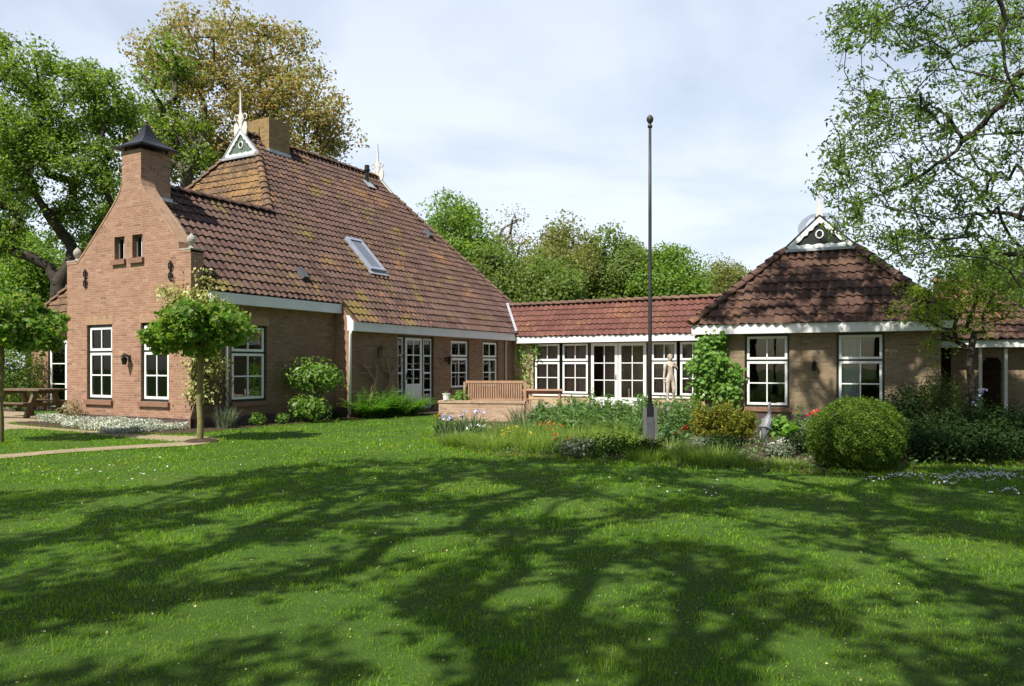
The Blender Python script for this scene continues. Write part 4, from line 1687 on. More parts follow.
# ------------------------------------------------------------------ lawn grass: real blades, thinner with distance
xs_, ys_, ln_, wd_ = [], [], [], []
for (d0, d1, dens, wid, hgt) in ((2.6, 4.6, 3000, .0042, .045), (4.6, 7, 2100, .0060, .045), (7, 10.5, 1000, .010, .048), (10.5, 16, 480, .016, .052), (16, 25, 150, .028, .055)):
    area_w = .74 * d1 + 1.2
    n = int(dens * (d1 - d0) * 2 * area_w)
    y = rng.uniform(d0, d1, n)
    x = rng.uniform(-area_w, area_w, n)
    keep = np.abs(x) < .72 * y + 1.2
    x, y = x[keep], y[keep]
    for poly in (BED_IN, BORD, PATH, PATH2, TERR, HOUSE_FP, PAV_FP):
        kk = ~inside(poly, x, y)
        x, y = x[kk], y[kk]
    patch = .8 + .42 * np.sin(x * 2.1 + 1.3 * np.sin(y * 1.7)) * np.sin(y * 1.9 + x * .6) + .38 * np.sin(x * 7.3 + y * 5.1) * np.sin(y * 8.2 - x * 3.3) + .2 * np.sin(x * 17 + y * 4) * np.sin(y * 15 - x * 6)
    xs_.append(x)
    ys_.append(y)
    tall = rng.uniform(size=len(x)) < .012
    ln_.append(hgt * rng.uniform(.45, 1.25, len(x)) * np.clip(patch, .35, 1.7) * np.where(tall, 2.0, 1))
    wd_.append(np.full(len(x), wid) * rng.uniform(.7, 1.3, len(x)))
# longer unmown grass where the lawn meets the bed and the paths
for loop, wid_in, nper, hh in ((BED, .45, 150, .085), (PATH, .12, 70, .06), (PATH2, .08, 60, .05), (BORD, .10, 60, .06)):
    for i in range(len(loop)):
        a, b = Vector(loop[i]), Vector(loop[(i + 1) % len(loop)])
        if loop is BED and min(a.y, b.y) > 19:
            continue
        L_ = (b - a).length
        n = int(L_ * nper * 2)
        if n == 0 or a.y > 22:
            continue
        t = rng.uniform(0, 1, n)
        e = (b - a).normalized()
        off = rng.uniform(-wid_in, wid_in * .35, n) if loop is BED else rng.uniform(-wid_in, wid_in, n)
        out = Vector((e.y, -e.x))
        if (bc - a).dot(out) > 0:
            out = -out
        x = a.x + (b.x - a.x) * t + out.x * off
        y = a.y + (b.y - a.y) * t + out.y * off
        kk = ~inside(HOUSE_FP, x, y)
        x, y = x[kk], y[kk]
        xs_.append(x)
        ys_.append(y)
        ln_.append(hh * rng.uniform(.4, 1.3, len(x)))
        wd_.append(np.full(len(x), .013) * rng.uniform(.7, 1.3, len(x)))
gx, gy = np.concatenate(xs_), np.concatenate(ys_)
co, idx, st = blade_arrays(np.stack([gx, gy, np.full(len(gx), -.003)], 1), np.concatenate(ln_), np.concatenate(wd_), rng.uniform(.15, 1.1, len(gx)), segs=2)
tag(np_mesh('lawn_grass', co, idx, st, L['lawn']), 'short mown green grass covering the lawn', 'grass', kind='stuff')
print('BLADES', len(gx))

# fallen petals and daisies in the grass
n = 1500
y = 2.8 + 12 * rng.uniform(size=n) ** 1.3
x = rng.uniform(-1, 1, n) * (.7 * y + 1)
kk = ~(inside(BED, x, y) | inside(PATH, x, y))
P = np.stack([x[kk], y[kk], rng.uniform(.02, .045, kk.sum())], 1)
tag(leaf_mesh('fallen_petals', leaf_arrays(P, .008 + .0014 * P[:, 1], rng.normal(size=P.shape) * .4 + np.array([0, 0, 1]), .8), L['straw']),
    'tiny pale petals scattered over the lawn', 'petals', kind='stuff')
P = []
for (px, py, sx, sy, n) in ((985, 474, 22, 2.6, 130), (955, 477, 14, 2, 40), (905, 474, 12, 1.5, 40), (945, 482, 8, 1, 14), (1010, 488, 8, 2, 14), (880, 478, 10, 1.5, 14), (700, 489, 18, 5, 10), (350, 447, 60, 4, 10), (90, 470, 60, 5, 14), (600, 482, 30, 4, 6)):
    for _ in range(n):
        P.append(G(px + rng.normal() * sx, max(440, py + rng.normal() * sy), .06))
P = np.array([tuple(p) for p in P])
P = np.repeat(P, 3, 0) + rng.normal(size=(len(P) * 3, 3)) * np.array([.007, .007, .004])
tag(leaf_mesh('daisies', leaf_arrays(P, .022, rng.normal(size=P.shape) * .35 + np.array([0, -.3, 1]), .9), L['whitep']), 'small white daisies in the lawn near the bed', 'flowers', kind='stuff')

# ------------------------------------------------------------------ trees behind the house


def far_tree(label, px, top, half, d, mat, seed, name='leafy_tree', low=3.0, ntar=125, lsize=.19, nleaf=190, csig=.72, bark='barkgrey', lumps=9, group='trees behind the link', dens=1.0, sx=1.0):
    c = at(px, HOR, d)
    H = CAM_H + (HOR - top) / FOC * d
    hw_ = half / FOC * d
    r = np.random.default_rng(seed)
    envs = [(0, 0, (H + low) / 2, hw_ * .72, hw_ * .72, (H - low) * .43)]
    for i in range(lumps):
        a = 2 * math.pi * i / lumps + r.uniform(-.3, .3)
        zc = low + (H - low) * r.uniform(.2, .8)
        k = math.sqrt(max(.1, 1 - ((zc - low) / (H - low) * 1.6 - .8) ** 2))
        rr = hw_ * r.uniform(.3, .42)
        envs.append((math.cos(a) * hw_ * .66 * k, math.sin(a) * hw_ * .66 * k, zc, rr, rr, rr * .85))
    envs.append((0, 0, H - hw_ * .33, hw_ * .42, hw_ * .42, hw_ * .3))
    tr = [(0, 0, -.1), (.05, 0, low * .4), (0, .05, low * .8), (.1, 0, low * 1.2), (0, 0, low + (H - low) * .3), (.1, .1, low + (H - low) * .5)]
    return tree(name, label, 'tree', (c.x, c.y, 0), envs, ntar, tr, .12 + .022 * H, L[mat], M[bark], lsize, nleaf * dens, csig, group, seed, step=1.2, rtip=.03, shell=.45)


far_tree('bright green tree just above the slope of the main roof', 452, 196, 48, 46, 'far_bright', 21, ntar=260, lumps=13)
far_tree('thin brownish tree with bare twigs between greener crowns', 510, 207, 34, 50, 'far_brown', 22, nleaf=34, lsize=.17, ntar=120)
far_tree('broad olive oak, tallest crown over the link roof', 566, 212, 52, 48, 'far_olive', 23, ntar=150)
far_tree('olive green tree beside the flagpole', 618, 228, 40, 47, 'far', 24)
far_tree('bright green low tree just past the flagpole', 668, 246, 36, 45, 'far_bright', 25)
far_tree('round muted green tree next to the pyramid roof', 722, 260, 40, 60, 'far_olive', 26)
far_tree('low green tree peeping over the link ridge below the brown one', 490, 248, 40, 44, 'far', 27)
far_tree('green underwood tree under the tall olive oak', 545, 262, 44, 43, 'far', 28)
far_tree('green tree behind the pyramid roof', 790, 276, 42, 58, 'far', 29)
far_tree('shady tree beyond the outbuilding', 985, 250, 55, 40, 'far', 30, nleaf=110)
far_tree('dense tree closing the garden beyond the outbuilding', 1075, 235, 60, 36, 'far', 31)
far_tree('green tree far behind the flagpole', 640, 258, 34, 56, 'far', 34)

# bronze tree: tall, many-stemmed, thin young leaves
D = 40.0
c = at(242, HOR, D)
sc = D / FOC
E_ = lambda px, py, rx, ry, dep=.9: ((px - 242) * sc, random.uniform(-1, 1), CAM_H + (HOR - py) * sc, rx * sc, rx * sc * dep, ry * sc)
envs = [E_(225, 45, 48, 33), E_(175, 70, 44, 40), E_(275, 62, 46, 38), E_(300, 110, 50, 42), E_(160, 130, 36, 40), E_(235, 110, 70, 55), E_(335, 130, 28, 26), E_(210, 170, 60, 40),
        E_(150, 180, 28, 30), E_(290, 165, 55, 35), E_(345, 158, 18, 22), E_(225, 22, 26, 14)]
tree('bronze_tree', 'tall bronze leaved tree rising behind the main roof', 'tree', (c.x, c.y, 0), envs, 330,
     [(0, 0, -.1), (.1, 0, 2), (0, .1, 4), (.15, 0, 6), (.1, .1, 8), (0, 0, 10), (-.2, 0, 12)], .36, L['bronze'], M['barkgrey'], .185, 100, .56, seed=40, step=.9, rtip=.018, per_node=3.0, shell=.25, wob=.05, pw=.5)
c = at(185, HOR, 37)
sc = 37 / FOC
envs = [((px - 185) * sc, 0, CAM_H + (HOR - py) * sc, rx * sc, rx * sc, ry * sc) for px, py, rx, ry in ((160, 80, 30, 36), (150, 130, 28, 40), (175, 60, 24, 24), (190, 150, 30, 36))]
tree('birch_like_tree', 'yellow green tree mingled with the bronze crown behind the gable chimney', 'tree', (c.x, c.y, 0), envs, 60,
     [(0, 0, -.1), (0, 0, 3), (.1, 0, 6), (0, 0, 9)], .28, L['oak'], M['barkgrey'], .18, 70, .55, seed=41, step=.9, rtip=.02, per_node=1)

# big oak at the far left
D = 33.0
c = at(56, HOR, D)
sc = D / FOC
envs = [((px - 56) * sc, dy, CAM_H + (HOR - py) * sc, rx * sc, rx * sc * .9, ry * sc) for px, py, rx, ry, dy in
        ((10, 75, 52, 36, 0), (75, 110, 52, 40, .5), (20, 140, 50, 40, -1), (105, 130, 26, 40, 0), (60, 175, 50, 42, -.5), (-20, 120, 60, 60, 1), (105, 190, 25, 36, 0), (5, 215, 36, 34, -1),
         (-60, 180, 50, 60, 0), (30, 60, 26, 20, 0), (90, 85, 30, 20, 0), (-30, 240, 40, 30, 0), (100, 235, 18, 24, .5), (55, 225, 30, 22, 1.5), (10, 248, 34, 18, -1.5), (-20, 262, 34, 20, -1))]
tree('oak_tree', 'large fresh green oak with dark forked trunk beside the gable', 'tree', (c.x, c.y, 0), envs, 300,
     [(0, 0, -.1), (-.1, 0, .9), (-.15, .1, 1.8), (-.1, 0, 2.7), (.05, 0, 3.4), (.1, 0, 4.2), (.15, 0, 5.0)], .35, L['oak'], M['bark'], .15, 180, .45, seed=50, step=.7, rtip=.018, per_node=1.5, shell=.3, bias=.14, wob=.09, pw=.52)
c = at(20, HOR, 44)
for i, (px, top, half, d, mt, lab) in enumerate(((-25, 120, 60, 46, 'far', 'green tree half hidden behind the big oak'), (30, 230, 40, 42, 'far_bright', 'low bright tree under the oak, past the picnic table'), (112, 190, 40, 48, 'far', 'green tree seen between oak and gable'))):
    far_tree(lab, px, top, half, d, mt, 60 + i, group='trees past the oak', low=1.5)

# dark clipped shrubs past the picnic table
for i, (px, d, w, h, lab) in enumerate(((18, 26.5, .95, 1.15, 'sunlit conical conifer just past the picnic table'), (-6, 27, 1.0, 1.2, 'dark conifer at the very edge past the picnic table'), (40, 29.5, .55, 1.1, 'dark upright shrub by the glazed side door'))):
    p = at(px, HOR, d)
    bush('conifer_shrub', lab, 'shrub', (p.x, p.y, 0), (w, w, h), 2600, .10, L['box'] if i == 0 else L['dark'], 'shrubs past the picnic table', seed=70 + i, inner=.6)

# ------------------------------------------------------------------ standard maples, flat crowned
def standard(label, base, half, z0, z1, seed, crown_n):
    zc, rz = (z0 + z1) / 2, (z1 - z0) / 2
    envs = [(0, 0, zc, half * .8, half * .8, rz * .9)]
    r = np.random.default_rng(seed)
    for i in range(9):
        a = 2 * math.pi * i / 9
        q = half * r.uniform(.28, .38)
        envs.append((math.cos(a) * half * .66, math.sin(a) * half * .66, zc - rz * r.uniform(-.2, .35), q, q, rz * r.uniform(.55, .75)))
    tr = [(0, 0, -.05), (.01, 0, .4), (-.015, .01, .8), (.01, 0, 1.2), (.02, 0, z0 - .1), (.015, 0, z0 + .15), (0, 0, z0 + .35)]
    return tree('standard_maple', label, 'tree', base, envs, crown_n, tr, .062, L['maple'], M['bark2'], .095, 58, .115, 'flat crowned standard maples', seed, step=.12, rtip=.006, shell=.35, aspect=.85, flare=1.15, flat=.85, pw=.34)


b0 = G(200, 442)
standard('small flat crowned standard maple before the gable corner', (b0.x, b0.y, 0), 1.05, 1.72, 2.84, 81, 150)
b1 = G(0, 443)
standard('small standard maple with mossy trunk before the picnic table', (b1.x, b1.y, 0), 1.15, 1.66, 3.1, 82, 150)
mm = MB()
for b in (b0,):
    mm.lathe([(.34, 0), (.30, .03), (.18, .055), (.05, .06)], (b.x + .02, b.y, .01), 14)
tag(mm.build('tree_soil', soil_mat), kind='structure')

# ------------------------------------------------------------------ large tree whose boughs hang in from outside the frame
D = 13.0
TB = Vector((13.2, 14.0, 0))
tg = []
r = np.random.default_rng(90)
spots = [(1000, 15, 45, 25, 75), (940, 40, 60, 30, 95), (880, 20, 50, 25, 60), (850, 22, 26, 18, 18), (1000, 100, 60, 40, 90), (920, 120, 60, 40, 105), (870, 110, 35, 35, 48), (850, 165, 30, 30, 50), (900, 190, 55, 35, 90), (980, 190, 60, 40, 100), (1060, 80, 60, 80, 80),
         (850, 215, 26, 20, 38), (915, 240, 45, 22, 75), (985, 255, 55, 25, 85), (1080, 200, 60, 60, 70), (1020, 290, 30, 20, 22), (835, 40, 12, 10, 7), (830, 190, 18, 16, 14)]
for px, py, sx, sy, n in spots:
    for _ in range(int(n * 1.15)):
        d = r.uniform(12.0, 19.0)
        q = at(px + r.normal() * sx * .6, py + r.normal() * sy * .6, d)
        if (q.x / q.y * FOC + 512) < 815:
            continue
        tg.append(np.array(q - TB))
for _ in range(260):                       # the rest of the crown, out of view
    d = unit(r.normal(size=(1, 3)))[0] * np.array([5.5, 5.5, 3.4])
    q = np.array([1.2, -.4, 8.6]) + d * r.uniform(.4, 1)
    tg.append(q)
hi_t = []
TH_ = Vector((12.2, 8.6, 0))
sxr, syr = TO_SUN.x / TO_SUN.z, TO_SUN.y / TO_SUN.z
for _ in range(225):
    w = r.uniform()
    if w < .46:                             # pyramid roof front
        v_ = r.uniform(0, 1)
        q = PW @ Vector((r.uniform(-.2 + 2.0 * v_, 6.6 - 1.5 * v_), -.35 + 2 * v_, 2.7 + 2.25 * v_))
    elif w < .60:                            # its wall
        q = PW @ Vector((r.uniform(2.0, 6.4), 0, r.uniform(.3, 2.4)))
    else:                                   # planting past the clipped ball
        q = G(r.uniform(880, 1080), r.uniform(436, 474), .4)
    kz = r.uniform(12.2, 14.2) - q.z
    if math.sin(q.x * 3.1 + q.z * 2.3) * math.sin(q.z * 4.1 - q.x * 1.7) > .45:
        continue
    q = Vector((q.x + sxr * kz, q.y + syr * kz, q.z + kz))
    if q.z - CAM_H < .475 * q.y + 1.2:
        continue
    hi_t.append(np.array(q - TH_))
lm = []
for start, way in ((6, ((1040, 20, 14), (985, 35, 14.5), (935, 70, 15), (895, 115, 15.5), (868, 155, 16))), (5, ((1050, 135, 14), (985, 135, 14.5), (915, 142, 15.2), (858, 152, 15.8))),
                   (5, ((1050, 70, 13.5), (1000, 105, 14), (955, 150, 14.6), (905, 185, 15), (850, 205, 15.6))), (4, ((1060, 225, 14.5), (1000, 212, 15.5), (940, 218, 16.2), (885, 205, 17))),
                   (6, ((1060, -60, 14), (1000, -30, 14.5), (930, -5, 15), (880, 15, 15.5), (840, 20, 16))), (4, ((1070, 250, 14), (1020, 255, 15), (960, 250, 16), (900, 255, 17))), (6, ((1010, -40, 12.5), (1003, 20, 12.8), (1006, 70, 13), (1022, 105, 13.2)))):
    pts = [at(*w) - TB for w in way]
    base_ = Vector((-.2 - .05 * start, -.1, start * 1.0))
    ctl = [base_] + pts
    fine = []
    for i_ in range(len(ctl) - 1):
        a_, b_, c_, d_ = ctl[max(i_ - 1, 0)], ctl[i_], ctl[i_ + 1], ctl[min(i_ + 2, len(ctl) - 1)]
        for k_ in range(1, 6):
            t_ = k_ / 5
            q = .5 * ((2 * b_) + (c_ - a_) * t_ + (2 * a_ - 5 * b_ + 4 * c_ - d_) * t_ * t_ + (3 * b_ - a_ - 3 * c_ + d_) * t_ ** 3)
            fine.append(tuple(q + Vector(r.normal(size=3)) * .015))
    lm.append((start, fine))
tree('ash_tree', 'tall spring leaved tree reaching in over the pyramid roof with drooping thin boughs', 'tree', TB, None, 0,
     [(0, 0, -.1), (0, 0, 1), (-.1, -.05, 2), (-.15, -.1, 3), (-.2, -.1, 4), (-.25, -.1, 5), (-.4, -.1, 6)], .30, L['ash'], M['bark'], .092, 15, .135, seed=91, step=.3, rtip=.0065, per_node=1.5,
     targets=tg, bias=.05, wob=.05, aspect=.42, pw=.74, limbs=lm)

tree('garden_tree', 'tall leafy tree standing outside the view beside the clipped ball, shading the pyramid roof', 'tree', TH_, None, 0,
     [(0, 0, -.1), (0, .1, 2), (-.1, .1, 4), (-.1, .2, 6), (-.2, .4, 8), (-.4, .8, 9.6), (-.9, 1.4, 11), (-1.8, 2.4, 12), (-3, 3.6, 12.6), (-4.4, 4.8, 13)], .38, L['shade'], M['bark'], .13, 85, .21, 'tall trees round the lawn', 104, step=.6, rtip=.014,
     targets=hi_t, bias=.1, wob=.08, aspect=.65, per_node=.4)

# slender small tree in front of the outbuilding
c = at(972, HOR, 18.4)
sc = 18.4 / FOC
envs = [((px - 972) * sc, dy, CAM_H + (HOR - py) * sc, rx * sc, rx * sc * .8, ry * sc) for px, py, rx, ry, dy in
        ((930, 292, 40, 22, -.3), (975, 285, 46, 26, 0), (905, 315, 26, 18, -.4), (960, 322, 34, 22, .1), (1000, 300, 34, 24, .3), (1020, 275, 24, 20, 0), (940, 350, 20, 16, 0))]
tree('small_tree', 'slender yellow green tree spreading over the pyramid roof corner', 'tree', (c.x, c.y, 0), envs, 190,
     [(0, 0, -.05), (.04, 0, .5), (.0, 0, 1.0), (-.05, 0, 1.5), (-.02, 0, 1.9), (.05, 0, 2.3)], .085, L['lime'], M['bark'], .08, 26, .17, seed=95, step=.3, rtip=.006, per_node=1.0, aspect=.55, wob=.12, pw=.55)

# ------------------------------------------------------------------ tall trees behind the viewer: their crowns shade the lawn
POOL = [(35, 525, 40, 9), (175, 537, 38, 9), (250, 512, 46, 8), (320, 545, 38, 10), (250, 562, 30, 10), (390, 550, 42, 9), (425, 520, 34, 7), (390, 580, 34, 12), (190, 632, 60, 24), (60, 650, 80, 26), (270, 676, 44, 16),
        (360, 622, 26, 9), (395, 641, 30, 9), (270, 607, 26, 14), (460, 552, 36, 9), (478, 604, 28, 9), (577, 505, 44, 7), (647, 530, 44, 9), (738, 535, 38, 11), (790, 584, 26, 14), (560, 596, 60, 15), (720, 632, 28, 13), (655, 608, 36, 10), (762, 640, 30, 14),
        (792, 676, 40, 16), (637, 672, 34, 10), (872, 566, 60, 18), (942, 548, 56, 16), (990, 575, 40, 12), (792, 517, 42, 6), (860, 584, 48, 10), (902, 612, 44, 9), (747, 482, 34, 5), (822, 480, 36, 4), (640, 486, 30, 4), (130, 500, 30, 5), (480, 486, 40, 4), (930, 497, 40, 4), (540, 560, 40, 9), (710, 560, 20, 7)]
POOLG = []
for px, py, rx, ry in POOL:
    c = G(px, py)
    POOLG.append((c.x, c.y, rx / FOC * c.y * (1.0 if py < 540 else .60), max(.14, (G(px, py - ry).y - G(px, py + ry).y) / 2 * (1.0 if py < 540 else .66))))
sx_, sy_ = TO_SUN.x / TO_SUN.z, TO_SUN.y / TO_SUN.z
edge_px = [(-250, 500), (0, 489), (130, 483), (230, 470), (330, 459), (420, 456), (520, 457), (570, 447), (640, 447), (700, 455), (800, 463), (900, 468), (1024, 464), (1300, 464)]


def edge_y(x, y):
    px = 512 + FOC * x / y
    for (a, b), (c, d) in zip(edge_px, edge_px[1:]):
        if a <= px <= c:
            return G(px, b + (d - b) * (px - a) / (c - a)).y
    return 12.0


trunks = [Vector((-10.5, -4.5, 0)), Vector((-3.2, -7.5, 0)), Vector((5.2, -5.0, 0))]
tgs = [[], [], []]
r = np.random.default_rng(100)
tries = 0
while sum(map(len, tgs)) < 1500 and tries < 60000:
    tries += 1
    y = r.uniform(1.0, 13.4)
    x = r.uniform(-11.5, 11.5)
    if abs(x) > .68 * y + 3.2:
        continue
    if y > edge_y(x, y) - .35:
        continue
    inp = False
    for cx, cy, rx, ry in POOLG:
        q = ((x - cx) / (rx + .12)) ** 2 + ((y - cy) / (ry + .12)) ** 2
        if q < 1:
            inp = True
            break
    if inp:
        continue
    hmin = (2.2 + .47 * y) / 1.22 + 1.2
    h = r.uniform(max(7.0, hmin), max(9.5, hmin + 2.4))
    q = np.array([x + sx_ * h, y + sy_ * h, h])
    i = int(np.argmin([np.hypot(q[0] - t.x, q[1] - t.y) for t in trunks]))
    tgs[i].append(q - np.array(trunks[i]))
for _ in range(760):                       # the rest of these crowns, over and behind the viewer
    h = r.uniform(6.5, 13.5)
    q = np.array([r.uniform(-19, 16), r.uniform(-16, 2.2 + sy_ * h), h])
    i = int(np.argmin([np.hypot(q[0] - t.x, q[1] - t.y) for t in trunks]))
    tgs[i].append(q - np.array(trunks[i]))
for t, tg, lab, sd in zip(trunks, tgs, ('tall leafy tree behind the viewer shading the western lawn', 'tall leafy tree straight behind the viewer shading the middle lawn', 'tall leafy tree behind the viewer shading the lawn near the clipped bush'), (101, 102, 103)):
    tree('garden_tree', lab, 'tree', t, None, 0, [(0, 0, -.1), (.1, 0, 1.2), (0, .1, 2.4), (.1, .1, 3.6), (0, .2, 4.8), (.2, .4, 6)], .36, L['shade'], M['bark'], .13, 34, .22, 'tall trees round the lawn', sd, step=.6, rtip=.022, pw=.42,
         targets=tg, bias=.25, wob=.15, aspect=.65, per_node=.4)

# ------------------------------------------------------------------ outbuilding on the far side of the front wing
OB = PW @ Matrix.Translation((6.35, 1.6, 0))
ob = empty('outbuilding', 'low brick outbuilding with arched openings and white posts past the pyramid roof', 'outbuilding')
ob.matrix_world = OB
m = MB()
LW, ZT = 8.0, 2.2
arches = [(.74, 1.18), (1.89, 2.38), (3.1, 3.6)]
xs = [0.0] + [v for a in arches for v in a] + [LW]
for i in range(0, len(xs), 2):
    m.box(xs[i] + .0, xs[i + 1], 0, .28, 0, 1.75)
for a, b in arches:
    n = 10
    pts = [(a, 1.75)] + [(a + (b - a) * i / n, 1.62 + .22 * math.sin(math.pi * i / n)) for i in range(n + 1)] + [(b, 1.75)]
    for i in range(n):
        (x0, z0), (x1, z1) = pts[i + 1], pts[i + 2]
        z0, z1 = min(z0, 1.752), min(z1, 1.752)
        m.face([(x0, 0, z0), (x1, 0, z1), (x1, 0, 2.0), (x0, 0, 2.0)])
        m.face([(x1, .28, z1), (x0, .28, z0), (x0, .28, 2.0), (x1, .28, 2.0)])
        m.face([(x0, .28, z0), (x1, .28, z1), (x1, 0, z1), (x0, 0, z0)])
for i in range(0, len(xs), 2):
    m.face([(xs[i], 0, 1.75), (xs[i + 1], 0, 1.75), (xs[i + 1], 0, 2.0), (xs[i], 0, 2.0)])
    m.face([(xs[i + 1], .28, 1.75), (xs[i], .28, 1.75), (xs[i], .28, 2.0), (xs[i + 1], .28, 2.0)])
m.face([(0, 0, 2.0), (LW, 0, 2.0), (LW, .28, 2.2), (0, .28, 2.2)])
m.build('wall', M['brick_pav'], ob)
m = MB()
m.box(-.3, LW, 3.4, 3.5, 0, 2.6)
m.box(LW - .1, LW, .3, 3.4, 0, 2.2)
m.build('wall', M['brick_side'], ob)
for x in (.66, 1.24, 1.82, 2.43, 3.03):
    m = MB()
    m.box(x - .038, x + .038, -.30, -.22, 0, 2.0)
    m.build('post', M['pale'], ob)
m = MB()
m.box(-.3, LW + .3, -.45, -.42, 2.02, 2.22)
m.box(-.3, LW + .3, -.419, -.01, 2.03, 2.05)
m.build('fascia', M['fascia'], ob)
orf = roof_mesh('roof', (-.3, -.5, 2.24), (1, 0, 0), (0, 2.4, 1.75), [[(0, 0), (2.8, 0), (1.2, 2.97), (0, 2.97)]], M['tile_pav'], ob, rough=2)
roof_mesh('roof', (2.5, 4.3, 2.24), (-1, 0, 0), (0, -2.4, 1.75), [[(0, 0), (2.8, 0), (2.8, 2.97), (1.6, 2.97)]], M['tile_pav'], ob, rough=2, sub=4)
roof_mesh('roof', (2.5, -.5, 2.24), (0, 1, 0), (-1.6, 0, 1.75), [[(0, 0), (4.8, 0), (2.4, 2.371)]], M['tile_pav'], ob, rough=2, sub=4)
m = MB()
cap_row(m, (-.3, 1.9, 4.02), (.9, 1.9, 4.02), r=.13)
m.build('ridge_tiles', M['tile_hip'], orf)
m = MB()
m.box(2.52, LW + .28, -.40, 3.6, 2.205, 2.245)
m.build('flat_roof', M['lead'], ob)

# ------------------------------------------------------------------ flagpole
p = G(650, 452)
fp = empty('flagpole', 'tall dark flagpole with ball top held between two grey posts at the lawn edge', 'flagpole', (p.x, p.y, 0))
m = MB()
m.tube([(0, 0, .12), (0, 0, 2.2), (0, 0, 4.2), (.0, 0, 5.74)], [.036, .034, .030, .025], 12)
m.build('pole', M['pole'], fp, smooth=True)
m = MB()
m.lathe([(.03, 5.72), (.042, 5.73), (.042, 5.76), (.022, 5.78), (.028, 5.80), (.052, 5.83), (.062, 5.87), (.052, 5.91), (.028, 5.935), (.008, 5.95)], (0, 0, 0), 18)
m.build('ball_finial', M['pole'], fp, smooth=True)
for s in (-1, 1):
    m = MB()
    m.box(s * .092 - .03, s * .092 + .03, -.05, .05, -.1, .78)
    m.build('post', M['greywood'], fp, bevel=.008)
m = MB()
m.box(-.06, .06, -.066, -.052, .06, .62)
m.build('clamp_plate', M['plate'], fp, bevel=.004)
m = MB()
m.box(-.05, .05, -.042, .042, .5, .86)
m.build('pole_sleeve', M['metal'], fp, bevel=.006)
for z in (.2, .56):
    m = MB()
    m.tube([(-.14, .0, z), (.14, .0, z)], .012, 8)
    m.build('bolt', M['metal'], fp)

# ------------------------------------------------------------------ picnic table
p = at(29, HOR, 23.6)
pt = empty('picnic_table', 'weathered round topped picnic table with benches by the side door', 'picnic table', (p.x, p.y, 0), R(-18))
m = MB()
for i in range(6):
    y = -.42 + .17 * i
    m.box(-.95, .95, y - .075, y + .075, .80, .845)
m.build('tabletop', M['oldwood'], pt, bevel=.008)
for s in (-1, 1):
    m = MB()
    for k in range(2):
        y = s * (.78 + .15 * k)
        m.box(-.95, .95, y - .065, y + .065, .43, .47)
    m.build('bench', M['oldwood'], pt, bevel=.008)
for x in (-.62, .62):
    for s in (-1, 1):
        m = MB()
        m.beam((x, s * .30, .80), (x, s * .62, 0), .10, .14)
        m.build('leg', M['oldwood'], pt)
    m = MB()
    m.box(x - .045, x + .045, -.96, .96, .33, .43)
    m.box(x - .045, x + .045, -.44, .44, .70, .80)
    m.build('crossbeam', M['oldwood'], pt)

# ------------------------------------------------------------------ low garden wall, bench, table
p = at(482, HOR, 21.6)
gw = MB()
lw = 58 / FOC * 21.6 / 2 * 1.5
gw.box(-lw, lw, -.12, .12, -.05, .5)
gw.box(-lw, -lw + .24, .12, 1.4, -.05, .5)
gwo = empty('garden_wall', 'low sunlit brick garden wall edging the terrace under the teak bench', 'garden wall', (p.x, p.y, 0), R(-10))
gw.build('wall', M['brick_low'], gwo)
m = MB()
m.box(-lw - .02, lw + .02, -.14, .14, .502, .565)
m.box(-lw - .02, -lw + .26, .141, 1.42, .502, .565)
m.build('coping', m_brick('coping_brick', (.36, .23, .15), (.46, .32, .2), (.54, .40, .28), (.42, .35, .27), .3, bw=.065, rh=.3), gwo)

p = at(496, HOR, 22.9)
be = empty('garden_bench', 'slatted teak garden bench seen from behind over the low wall', 'bench', (p.x, p.y, .03), R(-6))
hw2 = 58 / FOC * 22.9 / 2
m = MB()
m.box(-hw2, hw2, -.31, -.27, 1.0, 1.075)
m.box(-hw2 + .05, hw2 - .05, -.305, -.275, .50, .56)
n = 24
for i in range(n):
    x = -hw2 + .09 + (2 * hw2 - .18) * i / (n - 1)
    m.box(x - .02, x + .02, -.30, -.28, .561, .999)
m.build('backrest', M['teak'], be, bevel=.004)
m = MB()
for i in range(7):
    y = -.22 + .075 * i
    m.box(-hw2, hw2, y - .03, y + .03, .42, .445)
m.build('seat', M['teak'], be)
for s in (-1, 1):
    m = MB()
    m.box(s * (hw2 + .002) - .0 if s > 0 else -hw2 - .062, hw2 + .062 if s > 0 else -hw2 - .002, -.32, -.26, 0, 1.04)
    m.build('leg', M['teak'], be, bevel=.004)
    m = MB()
    x0 = s * (hw2 - .04)
    m.box(x0 - .03, x0 + .03, .22, .28, 0, .62)
    m.build('leg', M['teak'], be, bevel=.004)
    m = MB()
    m.box(x0 - .04, x0 + .04, -.25, .32, .622, .65)
    m.build('armrest', M['teak'], be, bevel=.006)
p = at(543, HOR, 24.3)
tb = empty('garden_table', 'teak garden table on the terrace beside the bench', 'table', (p.x, p.y, .03), R(-6))
m = MB()
for i in range(6):
    y = -.4 + .16 * i
    m.box(-.62, .62, y - .072, y + .072, .74, .77)
m.build('tabletop', M['teak'], tb, bevel=.004)
for sx in (-1, 1):
    for sy in (-1, 1):
        m = MB()
        m.box(sx * .52 - .035, sx * .52 + .035, sy * .38 - .035, sy * .38 + .035, 0, .735)
        m.build('leg', M['teak'], tb, bevel=.004)
m = MB()
m.box(-.48, .48, -.40, -.375, .64, .735)
m.build('apron', M['teak'], tb)
m = MB()
m.box(-.48, .48, .375, .40, .64, .735)
m.build('apron', M['teak'], tb)
p = at(535, HOR, 23.7)
st_ = empty('garden_stool', 'small teak stool tucked before the garden table', 'stool', (p.x, p.y, .03), R(12))
m = MB()
